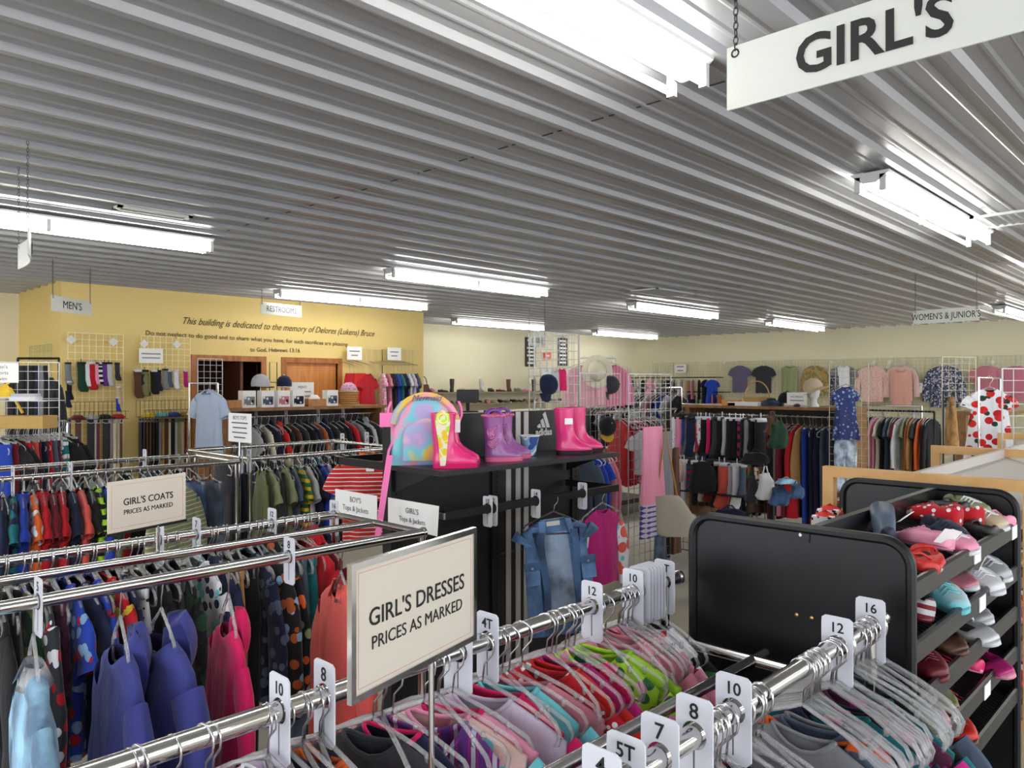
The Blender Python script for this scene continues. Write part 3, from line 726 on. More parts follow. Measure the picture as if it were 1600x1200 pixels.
# denim jacket with sherpa-light collar
WM = M('cream_hanger', (205, 200, 190), .4)
dj = single('jacket', 'sky', 'wash', 52, YA, 1.25, 'pale blue denim jacket hanging at the far left of the front rail', .9, -.12, drop=.16, sx=1.1, sz=1.15, trim='silver')
MB().box(.058, .062, -.11, -.04, -.26, -.17).build('pocket', cloth('slate', 'wash'), dj)
hd = single('hoodie', 'indigo', 'plain', 188, YA, 1.25, 'blue hooded sweatshirt, left of the two hanging side by side on the front rail', .92, -.1, drop=.165, sx=1.1, v=1, sz=1.1)
hd2 = single('hoodie', 'indigo', 'plain', 252, YA, 1.25, 'blue hooded sweatshirt, right of the two hanging side by side on the front rail', .95, .05, drop=.16, sx=1.25, v=2, sz=1.1)
pk = single('hoodie', 'fuchsia', 'plain', 357, YA, 1.25, 'hot pink sweatshirt hanging alone on the front rail', .82, -.2, drop=.17, sx=.9, v=3, sz=1.05)
cr = single('jacket', 'coral', 'plain', 533, YA, 1.25, 'coral red fleece jacket hanging just left of the GIRL\'S DRESSES sign', .95, -.22, drop=.13, sx=.9, v=1, sz=1.15)
for u, Y, tx in ((425, YBK, '12'), (522, YBK, '16'), (452, YA, '8'), (250, YBK, '6'), (60, YA, '5'), (307, YBK, '7')):
    divider(pY(u, 0, Y)[0], Y, 1.25, tx, clipw('white size divider %s on the %s rail of the left chrome rack' % (tx, 'front' if Y == YA else 'back')), 'size dividers on the left rack')

# ================= black two-sided gondola =================
GX0, GX1, GY, GYF = 2.06, 3.30, 2.70, 2.35
ZT, ZS = 1.60, 1.378
gd = T('display_gondola', 'black two-sided shelf unit with three white stripes and a logo panel', 'shelf unit', ((GX0 + GX1) / 2, GY + .03, 0)); go = gd.location.copy()
PANEL = M('black_slat_panel', (15, 16, 20), .48, var=.12, bscale=5)
mb = MB(go); mb.box(GX0 + .04, GX1 - .02, GY, GY + .04, .12, ZT - .01); mb.build('back_panel', PANEL, gd)
for x0, x1 in ((GX0 - .03, GX0 + .03), (GX0 + .585, GX0 + .645), (GX1 - .04, GX1 + .02)):
    mb = MB(go); mb.box(x0, x1, GY - .012, GY + .05, 0, ZT + (0 if x0 > GX0 else .0)); mb.build('upright', BLACKM, gd)
    sl = MB(go)
    for k in range(52): sl.box((x0 + x1) / 2 - .003, (x0 + x1) / 2 + .003, GY - .0135, GY - .012, .2 + k * .0254, .214 + k * .0254)
    sl.build('slot_strip', M('slot_black', (4, 4, 5), .9), gd)
mb = MB(go); mb.box(GX0 - .03, GX1 + .02, GYF + .02, GY + .4, 0, .12); mb.build('base_deck', BLACKM, gd)
for z in (.5, .88, 1.32):
    mb = MB(go); mb.box(GX0 + .64, GX1 - .04, GY - .003, GY, z, z + .006); mb.build('panel_groove', M('groove', (70, 72, 78), .4), gd)
SHM = M('shelf_black', (30, 31, 36), .33)
mb = MB(go); mb.box(GX0 - .03, GX1 - .08, GYF, GY - .013, ZS - .022, ZS); mb.build('shelf', SHM, gd)
for x in (GX0 - .01, GX1 - .09):
    mb = MB(go); mb.prism([(GY - .013, ZS - .022), (GY - .013, ZS - .12), (GYF + .1, ZS - .03), (GYF + .1, ZS - .022)], x - .002, x + .002, 0); mb.build('shelf_bracket', BLACKM, gd)
# hang rail in front, arms, back-side arm with its rail
mb = MB(go); mb.box(GX0 - .02, GX1 - .09, GYF - .012, GYF + .012, 1.182, 1.215); mb.build('hang_rail', BLACKM, gd)
for x in (GX0 - .02, GX1 - .1):
    mb = MB(go); mb.box(x, x + .01, GYF, GY - .012, 1.18, 1.214); mb.build('rail_arm', BLACKM, gd)
mb = MB(go); mb.box(GX0 - .032, GX0 - .022, GYF - .01, GYF + .035, 1.184, 1.21); mb.build('end_cap', STEEL, gd)
mb = MB(go); mb.box(GX0 - .02, GX0 - .01, GY + .05, GY + .42, 1.35, 1.385); mb.box(GX0 - .02, GX1, GY + .41, GY + .432, 1.35, 1.385); mb.build('rear_rail', BLACKM, gd)
mb = MB(go); mb.box(GX0 - .02, GX0 - .01, GY + .05, GY + .42, 1.12, 1.15); mb.box(GX0 - .02, GX1, GY + .41, GY + .432, 1.12, 1.15); mb.build('rear_rail', BLACKM, gd)
# three stripes and the logo on the right half panel
STR = M('stripe_white', (196, 192, 190), .5)
for u in (794, 809, 821.5):
    x = pY(u, 700, GY)[0]; mb = MB(go)
    mb.box(x - .017, x + .017, GY - .004, GY, .12, ZT - .012); mb.build('stripe', STR, gd)
LGM = M('logo_white', (214, 214, 216), .5)
lx = pY(850, 700, GY)[0]
lg = MB(go); c = [( -.052, .0, .030, .02), (-.026, .0, .052, .02), (.002, 0, .082, .024)]
for i, (x, _, h, _2) in enumerate(((-.064, 0, .022, 0), (-.030, 0, .048, 0), (.004, 0, .082, 0))):
    w_ = .022; s = .30
    # slanted bars cut on the slope, widening to the ground line
    base0, base1 = x, x + w_; zb_ = 1.50
    lg.prism([(lx + base0 + (.012 if i else .012), zb_), (lx + base1 + .014, zb_), (lx + base1 + .014 - h * .42, zb_ + h), (lx + base0 + .012 - h * .42 + .004, zb_ + h - .012)], GY - .006, GY - .001, 1)
lg.build('logo_bars', LGM, gd)
text('adidas', .052, (lx - go.x - .006, GY - .005 - go.y, 1.476), (1, 0, 0), LGM, gd, 'logo_lettering', bold=.0016)
for u, tx in ((762, '10'), (770, '12'), (837, '14'), (910, '16')):
    divider(pY(u, 0, GYF)[0], GYF, 1.198, tx, clipw('white size divider %s on the black hang rail of the gondola' % tx), 'size dividers on the black gondola rail', r=.024, rz=.0)
# handwritten paper signs
def paper(label, lines, p0, p1, zt, zb, size, curl=0, mat=CARD, name='paper_sign', pen=None, lead=1.2, vp=.5):
    p0 = Vector(p0[:2]); p1 = Vector(p1[:2]); c = (p0 + p1) / 2; wd = (p1 - p0).length
    t = T(name, label, 'sign', (c.x, c.y, zb), math.atan2(p1.y - p0.y, p1.x - p0.x)); hh = zt - zb
    rg = [[(-wd / 2 + wd * i / 8, dy - curl * (i / 8) ** 2 * (1 if z == 0 else .2), z) for dy, z in ((-.0007, 0), (.0007, 0), (.0007, hh), (-.0007, hh))] for i in range(9)]
    MB().loft(rg).build('sheet', mat, t)
    n = len(lines)
    for i, l in enumerate(lines):
        if l.startswith('~'):
            zc = hh * vp + ((n - 1) / 2 - i) * (size if not isinstance(size, list) else max(size)) * lead; hw = wd * .5 * int(l[1:]) / 100
            MB().box(-hw, hw, -.002 - curl * .35, -.001 - curl * .35, zc - size[i] * .28, zc + size[i] * .28).build('printed_line', pen or M('pen_grey', (92, 92, 100), .7), t); continue
        text(l, size if not isinstance(size, list) else size[i], (0, -.0016 - curl * .35, hh * vp + ((n - 1) / 2 - i) * (size if not isinstance(size, list) else max(size)) * lead), (1, 0, 0), pen or M('pen_grey', (92, 92, 100), .7), t, depth=.0003)
    return t
paper("handwritten GIRL'S Tops & Jackets paper sign on the gondola's side arm", ["GIRL'S", 'Tops & Jackets'], (GX0 - .045, GY - .01), (GX0 - .045, GYF), 1.24, 1.12, [.032, .029], .012)
paper("handwritten BOY'S Tops & Jackets paper sign left of the black gondola", ["BOY'S", 'Tops & Jackets'], (GX0 - .03, GY + .42), (GX0 - .03, GY + .09), 1.235, 1.12, [.034, .034], 0)

# denim vest on the front rail, turned to the aisle
def facing(x, y): return math.atan2(-y, -x)
vx, vy = pY(865, 0, GYF)[:2]
rzv = facing(vx, vy) + .25
VS = 1.16
dv = T('denim_vest', 'blue denim vest with a lighter inside hanging from the black rail', 'vest', (vx, vy, 1.10), rzv); dv.scale = (1, VS, VS); dv.rotation_euler = (.10, 0, rzv)
DN = cloth('jean', 'wash'); DL = cloth('jean', 'wash'); DIN = cloth('jeanlight', 'wash'); DDK = cloth('denim', 'wash')
rv = random.Random(5)
body_mb(.135, .43, .05, .055, .04, 1.08, rv, dip=.02, opening=.062).build('body', DN, dv, True, fix=False)
R_ = [[(-.03, y, z) for y, z in ((-.05, -.002), (.05, -.002))], [(-.032, y, -.12) for y in (-.062, .062)], [(-.028, y, -.40) for y in (-.066, .066)]]
MB().add([p for r in R_ for p in r], [(0, 1, 3, 2), (2, 3, 5, 4)]).build('lining', DIN, dv)
for s in (-1, 1):
    MB().loft([[(.046 + .004 * math.sin(i * 1.3) , s * (.068 + .004 * math.sin(i)) + dy, -.04 - .36 * i / 8) for dy in (-.014, .014)] + [(.051 + .004 * math.sin(i * 1.3), s * (.068 + .004 * math.sin(i)) + dy, -.04 - .36 * i / 8) for dy in (.014, -.014)] for i in range(9)]).build('front_placket', DDK, dv)
    MB().loft([[(.034, s * (.115 + a), z) for a, z in ((-.028, -.17), (.03, -.17))] + [(.043, s * (.115 + a), z) for a, z in ((.03, -.17), (-.028, -.17))], [(.04, s * (.115 + a), z) for a, z in ((-.028, -.245), (.03, -.245))] + [(.047, s * (.115 + a), z) for a, z in ((.03, -.245), (-.028, -.245))]]).build('pocket', DL, dv)
    MB().box(.036, .049, s * .115 - .03, s * .115 + .032, -.185, -.155).build('pocket_flap', DDK, dv)
    MB().ball((.05, s * .115, -.176), (.004, .005, .005), 8, 4).build('button', STEEL, dv)
    rg = [(.02 * math.cos(q * 1.0), s * (.135 + .012 * abs(math.sin(q * 6)) * .3 + .012), -.05 - .065 + .065 * math.sin(q)) for q in [2 * PI * j / 24 for j in range(24)]]
    sleeve_mb(s, .134, .03, .016, .062, .068, .045, rv).build('armhole_ruffle', DN, dv, True, fix=False)
    MB().loft([[(.03 - .012 * k, s * (.016 + .05 * k), .01 - .012 * k), (.055 - .01 * k, s * (.03 + .045 * k), -.05 - .02 * k), (.058 - .01 * k, s * (.03 + .045 * k), -.053 - .02 * k), (.034 - .012 * k, s * (.016 + .05 * k), .004 - .012 * k)] for k in (0.5, 1)]).build('collar', DL, dv)
MB().loft([ringpt(.148, .054, -.405, 32, .009, 1.0), ringpt(.152, .058, -.45, 32, .012, 1.1)], False, False).build('hem_band', DDK, dv, fix=False)
MB().box(-.027, -.02, -.028, .028, -.03, -.012).build('neck_label', CARD, dv)
hang_hanger(vx, vy, 1.198, rzv, 'kid', 'dark metal hanger with white edge holding the denim vest', None, M('grey_hanger', (92, 88, 98), .3, .6))
# pink rash top with floral white sleeves beyond the vest
rx, ry = pY(937, 0, GYF)[:2]
rt = garment('shirt', 'magenta', 'plain', (rx + .02, ry, 1.10), facing(rx, ry) + .8, 'magenta long-sleeve swim top with white flowered sleeves on the black rail', None, .8, 1)
for c in rt.children:
    if c.name.startswith('sleeve'): c.material_slots[0].material = cloth('white/coral/turquoise', 'bigfloral')
hang_hanger(rx + .02, ry, 1.198, facing(rx, ry) + .8, 'kid', 'clear hanger holding the magenta swim top', None)
# clothes on the rear side of the gondola
hang_row("on the far side of the black gondola", "behind the black gondola", 'slate:shirt blue:shirt royal:shirt rose:shirt maroon:shirt red:shirt', (2.6, GY + .42), (GX1 + .25, GY + .42), 1.37, 'clothes behind the gondola', scale=1.0)
sp = pd(548, 0, 4.05)
pl = garment('polo', 'scarlet/rust/white', 'pin', (2.40, 3.36, 1.36), facing(2.25, 3.4) - .1, 'rust and orange striped polo shirt facing out left of the black gondola', None, .98, 1, trim='orange')
hang_hanger(2.40, 3.36, 1.44, facing(2.25, 3.4) - .1, 'kid', 'clear hanger holding the rust striped polo shirt', None)
tagm = MB(); tagm.box(.034, .036, -.02, .022, -.09, -.04); tagm.build('price_tag', CARD, pl)

# ================= things on the gondola shelf =================
def slices(mb, S, n=22, pw=1.0):
    """stack of horizontal outlines: (z, x_back, x_front, half_width[, toe_point])"""
    R_ = []
    for z, a, b, hw in S:
        c = (a + b) / 2; h = (b - a) / 2
        R_.append([(c + h * math.cos(q), hw * sgn(math.sin(q), .85) * (1 - .18 * math.cos(q)), z) for q in [2 * PI * j / n for j in range(n)]])
    mb.loft(R_); return mb
def rain_boot(name_grp, label, loc, rz, mat, solem, h=.205, sc_=1.0, trim=None, extras=None, band=None):
    t = T('rain_boot', label, 'boot', loc, rz, name_grp); t.scale = (sc_,) * 3
    S = [(.012, -.036, .128, .035), (.024, -.038, .13, .037), (.036, -.037, .124, .036), (.05, -.036, .104, .034), (.062, -.036, .082, .033), (.076, -.036, .062, .033), (.092, -.037, .05, .034), (.12, -.040, .044, .036), (.16, -.043, .045, .038), (h, -.046, .048, .040)]
    slices(MB(), S).build('shaft', mat, t, True)
    slices(MB(), [(0, -.036, .129, .035), (.018, -.038, .133, .0385)]).build('sole', solem, t, True)
    slices(MB(), [(h - .001, -.040, .042, .035), (h + .0005, -.040, .042, .035)]).build('lining', M('boot_inside', (60, 20, 40), .8), t)
    rim = [(.001 + .047 * math.cos(q), .040 * sgn(math.sin(q), .85) * (1 - .18 * math.cos(q)), h) for q in [2 * PI * j / 28 for j in range(28)]]
    MB().tube(rim, .0028, 6, close=True).build('rim', trim or mat, t, True)
    for k in range(7): pass
    return t
HP = M('hot_pink_rubber', (224, 44, 122), .28, coat=.3); HPS = M('pink_sole', (214, 24, 104), .4)
PR = M('purple_rubber', (146, 84, 150), .3, coat=.3); PRS = M('pink_sole_light', (228, 112, 150), .45)
DKS = M('dark_sole', (40, 20, 30), .6)
bp = pY(905, 0, 2.50)
shz = ZS + .0005
b1 = rain_boot('hot pink rain boots at the right of the shelf', 'hot pink rain boot with a white price sticker on the black shelf', (2.955, 2.49, shz), -.66, HP, DKS, sc_=1.12)
MB().box(-.006, .03, -.0425, -.040, .135, .162).build('price_sticker', CARD, b1)
rain_boot('hot pink rain boots at the right of the shelf', 'hot pink rain boot behind the one with the sticker', (3.09, 2.525, shz), -.66, HP, DKS, sc_=1.12)
def butterfly(t):
    m = M('glitter_pink', (226, 140, 200), .25, .4); mb = MB()
    for cx, cz, r1, r2, a in ((0, .13, .030, .016, 1.15), (.006, .085, .024, .014, .75), (-.018, .12, .022, .012, 1.9), (-.012, .075, .018, .011, 2.5)):
        for k in (1, .62, .3):
            pts = []
            for j in range(16):
                q = 2 * PI * j / 16; ex, ez = r1 * k * math.cos(q), r2 * k * math.sin(q)
                x = cx + ex * math.cos(a) - ez * math.sin(a); z = cz + ex * math.sin(a) + ez * math.cos(a)
                pts.append((x, -.0405 + .12 * abs(x), z))
            mb.tube(pts, .0018, 5, close=True)
    mb.build('butterfly', m, t, True)
pb = rain_boot('purple butterfly rain boots in the middle of the shelf', 'purple rain boot with a glitter butterfly and pink sole, nearer one', (2.455, 2.49, shz), -.62, PR, PRS, .195, 1.06, PRS)
butterfly(pb)
pb2 = rain_boot('purple butterfly rain boots in the middle of the shelf', 'purple rain boot with pink sole behind the nearer butterfly boot', (2.58, 2.555, shz), -.62, PR, PRS, .195, 1.06, PRS)
butterfly(pb2)
for q, bt in enumerate((pb, pb2)):
    sc2 = MB()
    for j in range(14):
        a = 2 * PI * j / 14; sc2.ball((.001 + .047 * math.cos(a), .040 * math.sin(a), .195), (.008, .008, .006), 8, 4)
    sc2.build('scalloped_rim', PRS, bt, True)
    hn = MB()
    for s in (-1, 1): hn.tube([(.001 + .03 * math.cos(a), s * .036, .2 + .022 * math.sin(a)) for a in [PI * j / 8 for j in range(9)]], .005, 6)
    hn.build('pull_handle', M('purple_handle', (120, 50, 150), .35), bt, True)
p1 = rain_boot('hot pink boots with flowered strap beside the backpack', 'hot pink rubber boot with a yellow flowered side strap, front of the backpack', (2.115, 2.445, shz), -.62, HP, HPS, .2, 1.14)
p2 = rain_boot('hot pink boots with flowered strap beside the backpack', 'hot pink rubber boot behind the flowered strap boot, white tag at its top', (2.215, 2.53, shz), -.62, HP, HPS, .2, 1.1)
fl = cloth('cream/yellow/lime', 'floral')
pts = [( -.028, .20), (-.005, .215), (.018, .20), (.022, .17), (.012, .09), (.006, .012), (-.014, .012), (-.02, .09), (-.032, .17)]
pr_ = MB().prism(pts, -.047, -.043, 1).build('flowered_strap', fl, p1)
MB().tube([(-.005 + .018 * math.cos(q), -.046, .183 + .018 * math.sin(q)) for q in [2 * PI * j / 16 for j in range(16)]], .004, 6, close=True).build('handle_ring', M('cream_rubber', (236, 222, 150), .4), p1, True)
MB().box(.02, .045, -.046, -.044, .13, .18).build('price_tag', CARD, p2)
# small blue and white bucket of fabric
cu = T('gift_cup', 'small blue and white tapered cup standing left of the logo', 'cup', (2.775, 2.56, shz)); cu.scale = (1.05,) * 3
MB().loft([[(r * math.cos(q), r * math.sin(q), z) for q in [2 * PI * j / 24 for j in range(24)]] for z, r in ((0, .026), (.005, .028), (.04, .034), (.092, .046))]).build('wall', cloth('blue/sky/white/blue', 'camo'), cu, True)
MB().tube([(.046 * math.cos(q), .046 * math.sin(q), .093) for q in [2 * PI * j / 24 for j in range(24)]], .003, 6, close=True).build('rim', CARD, cu, True)
# backpack
bk = T('backpack', 'pastel rainbow child\'s backpack with mermaid lettering behind the pink boots', 'backpack', (2.145, 2.60, shz), -.6); bk.scale = (1.18, 1, 1.2)
RB = cloth('lavender/turquoise/pink/sky/lilac', 'tie'); RB2 = cloth('turquoise/pink/yellow/sky', 'tie'); RB3 = cloth('blush/lavender/turquoise/yellow/pink', 'tie')
def pouch(w_, h_, d, z0, y0, n=20, m=8, top=.6):
    R_ = []
    for i in range(m + 1):
        s = i / m; dd = d * (math.sin(PI * min(1, .10 + s * .9)) ** .45 if s < .5 else 1) if False else d
        k = 1 - .55 * (abs(2 * s - 1) ** 5)
        R_.append([(w_ * k ** .5 * 0 + 0, 0, 0)] * 0 or [(w_ * (1 if s < top else math.sqrt(max(.02, 1 - ((s - top) / (1 - top)) ** 2))) * sgn(math.cos(q), .7), y0 + d * k * sgn(math.sin(q), .8), z0 + h_ * s) for q in [2 * PI * j / n for j in range(n)]])
    return MB().loft(R_)
pouch(.125, .262, .05, 0, 0).build('main_bag', RB, bk, True)
pouch(.085, .15, .022, .02, -.058).build('front_pocket', RB3, bk, True)
ar = MB().tube([(.118 * math.cos(a), -.04, .135 + .118 * math.sin(a)) for a in [PI * (.04 + .92 * j / 16) for j in range(17)]], .012, 8); ar.build('arched_flap', RB2, bk, True)
text('Mermaid', .03, (0, -.062, .242), (1, 0, 0), M('navy_script', (50, 70, 130), .6), bk, 'lettering', shear=.4)
for s in (-1, 1):
    MB().loft([[(s * (.12 + .012 * math.sin(i)), -.01 + dx, .23 - .2 * i / 8 * (1)) for dx in (-.015, .015)] + [(s * (.128 + .012 * math.sin(i)), -.01 + dx, .23 - .2 * i / 8) for dx in (.015, -.015)] for i in range(9)]).build('side_strap', M('pink_web', (236, 120, 180), .7), bk)
MB().box(-.165, -.115, -.04, -.01, .14, .19).build('buckle', M('pink_web', (236, 120, 180), .7), bk)
MB().loft([[(-.13 - .05 * s + dx, -.05 - .10 * s, .04 - .30 * s) for dx in (-.011, .011)] + [(-.13 - .05 * s + dx, -.048 - .10 * s, .04 - .30 * s) for dx in (.011, -.011)] for s in [i / 6 for i in range(7)]]).build('hanging_strap', M('pink_web', (236, 120, 180), .7), bk)

# ================= black shoe rack with rounded end panels =================
SX0, SX1, SYR, SYL, SYC, SZ = 1.73, 2.72, .512, 1.025, .735, 1.40
rk = T('shoe_rack', 'black two-sided sloping shoe rack with rounded end panels at the right', 'shoe rack', ((SX0 + SX1) / 2, SYC, 0)); ro = rk.location.copy()
ENDM = M('end_panel_black', (13, 14, 19), .36, bump=.02, bscale=200)
for x in (SX0, SX1):
    cy = (SYR + SYL) / 2; ww = SYL - SYR; hh = SZ - .06
    mb = MB(ro); o = [(cy + a, .06 + hh / 2 + b) for a, b in rrect(ww, hh, .055, 7)]; mb.prism(o, x - .006, x + .006, 0); mb.build('end_panel', ENDM, rk)
    mb = MB(ro); mb.tube([(x - .006, cy + a, .06 + hh / 2 + b) for a, b in rrect(ww, hh, .055, 7)], .011, 8, close=True); mb.build('panel_rim', BLACKM, rk, True)
for y, z in ((.66, 1.365), (.69, 1.365)):
    pass
mb = MB(ro); mb.box(SX0, SX1, SYC - .009, SYC + .009, .1, SZ - .02); mb.build('centre_panel', BLACKM, rk)
mb = MB(ro); mb.box(SX0 - .01, SX1 + .01, SYC - .010, SYC + .010, SZ - .03, SZ); mb.build('top_rail', M('grey_rail', (44, 44, 48), .25, .3), rk)
for a, z in ((.755, 1.20), (.72, 1.20), (.745, 1.385)):
    mb = MB(ro); mb.ball((SX0 - .008, a, z), (.003, .005, .005), 8, 4); mb.build('screw', M('brass', (200, 160, 100), .3, .9) if z < 1.3 else CARD, rk)
SHZ = (1.297, 1.165, 1.045, .925, .8)
for z in SHZ:
    mb = MB(ro); zb_ = z + .05; n = 46
    for i in range(n + 1):
        x = SX0 + (SX1 - SX0) * i / n
        mb.tube([(x, SYC - .012, zb_), (x, SYR + .02, z - .018)], .0026, 4)
    mb.build('wire_deck', BLACKM, rk)
    mb = MB(ro); mb.box(SX0 + .008, SX1 - .008, SYR - .004, SYR + .012, z - .022, z + .012); mb.tube([(SX0, SYR + .004, z + .014), (SX1, SYR + .004, z + .014)], .009, 8); mb.build('front_lip', M('lip_grey', (34, 34, 38), .32, .1), rk)
for x, z in ((2.2, 1.297), (2.62, 1.297), (2.25, 1.165), (2.3, .925)):
    mb = MB(ro); mb.box(x, x + .06, SYR - .0075, SYR - .005, z - .022, z + .016); mb.build('price_label', CARD, rk)
# ---------------- small goods ----------------
def shoe_mesh(kind):
    key = ('shoe', kind)
    if key in GC: return GC[key]
    L = .16; D = []
    if kind == 'boot':
        up = slices(MB(), [(.008, -.03, .125, .03), (.03, -.03, .12, .032), (.05, -.03, .09, .03), (.07, -.03, .05, .03), (.12, -.033, .04, .034), (.2, -.035, .045, .037)])
        op = slices(MB(), [(.2, -.03, .04, .032), (.2008, -.03, .04, .032)])
    else:
        lo = kind == 'flat'
        k = .62 if lo else 1
        up = MB(); R_ = []
        for s in (0, .012, .04, .09, .16, .25, .34, .42, .46, .55, .66, .76, .86, .93, .97, .992, 1.0):
            x = -.06 + L * s
            hw = .026 + .008 * math.sin(PI * min(1, s * 1.05)) + (.005 if .5 < s < .85 else 0)
            hw *= 1.08
            ef = {0: .35, .012: .68, .04: .88, .97: .86, .992: .62, 1.0: .3}.get(s, 1); hw *= ef
            if s < .42: h = (.052 - .008 * s) * k
            elif s < .6: h = (.048 - (s - .42) * .06) * k
            else: h = (.037 - (s - .6) * .04) * k
            h *= .55 + .45 * ef
            ring = []
            for j in range(20):
                q = 2 * PI * j / 20; sn = math.sin(q); z = .008 + h * max(0, sn) ** .55 - .004 * max(0, -sn); y = hw * sgn(math.cos(q), .8)
                if .07 < s < (.66 if lo else .45) and sn > .75: z = .016; y *= 1.05
                ring.append((x, y, z))
            R_.append(ring)
        up.loft(R_)
        op = MB(); e = .42 if not lo else .62
        pts = [(-.06 + L * (.04 + e * (.5 + .5 * math.cos(q))), .021 * math.sin(q)) for q in [2 * PI * j / 18 for j in range(18)]]
        op.loft([[(x, y * .8, .0165) for x, y in pts], [(x, y * .8, .0185) for x, y in pts]])
    so = MB(); R_ = [[(.025 + .088 * math.cos(q), .033 * sgn(math.sin(q), .8) * (1 + .08 * math.cos(q)), z) for q in [2 * PI * j / 20 for j in range(20)]] for z in (0, .011)]
    so.loft(R_)
    D = [('upper', up.mesh('upper')), ('opening', op.mesh('opening')), ('sole', so.mesh('sole'))]
    if kind == 'sneaker':
        la = MB()
        for i in range(4): x = .022 + i * .013; la.tube([(x, -.02, .044 - i * .003), (x, 0, .058 - i * .004), (x + .006, .02, .044 - i * .003)], .0022, 5)
        D.append(('laces', la.mesh('laces')))
    if kind == 'flat':
        st = MB(); st.tube([(.0, -.031, .02), (.0, -.028, .036), (0, 0, .044), (0, .028, .036), (0, .031, .02)], .004, 6); D.append(('strap', st.mesh('strap')))
    GC[key] = D; return D
RUB = {}
def rubber(col, pat='plain', rough=.45):
    if pat != 'plain' or '/' in col: return cloth(col, pat)
    return M('shoe_' + col, NAMED[col], rough, spec=.5)
def shoe(kind, col, loc, rz, label, group=None, scale=1, pat='plain', sole='white', tilt=(0, 0), parts=True):
    t = T({'sneaker': 'sneaker', 'flat': 'flat_shoe', 'boot': 'ankle_boot'}[kind], label, 'shoe', loc, rz, group)
    t.rotation_euler = (tilt[0], tilt[1], rz); t.scale = (scale,) * 3
    for nm, me in shoe_mesh(kind):
        m = rubber(col, pat) if nm in ('upper', 'strap') else M('shoe_in', (50, 40, 42), .9) if nm == 'opening' else rubber(sole)
        link(nm, me, m, t)
    return t
def on_deck(k, x, f):
    """a point on sloping shelf k of the black shoe rack, f: 0 front .. 1 back"""
    z = SHZ[k]; y = SYR + .03 + (SYC - .03 - SYR - .03) * f
    return (x, y, z - .013 + .065 * f)
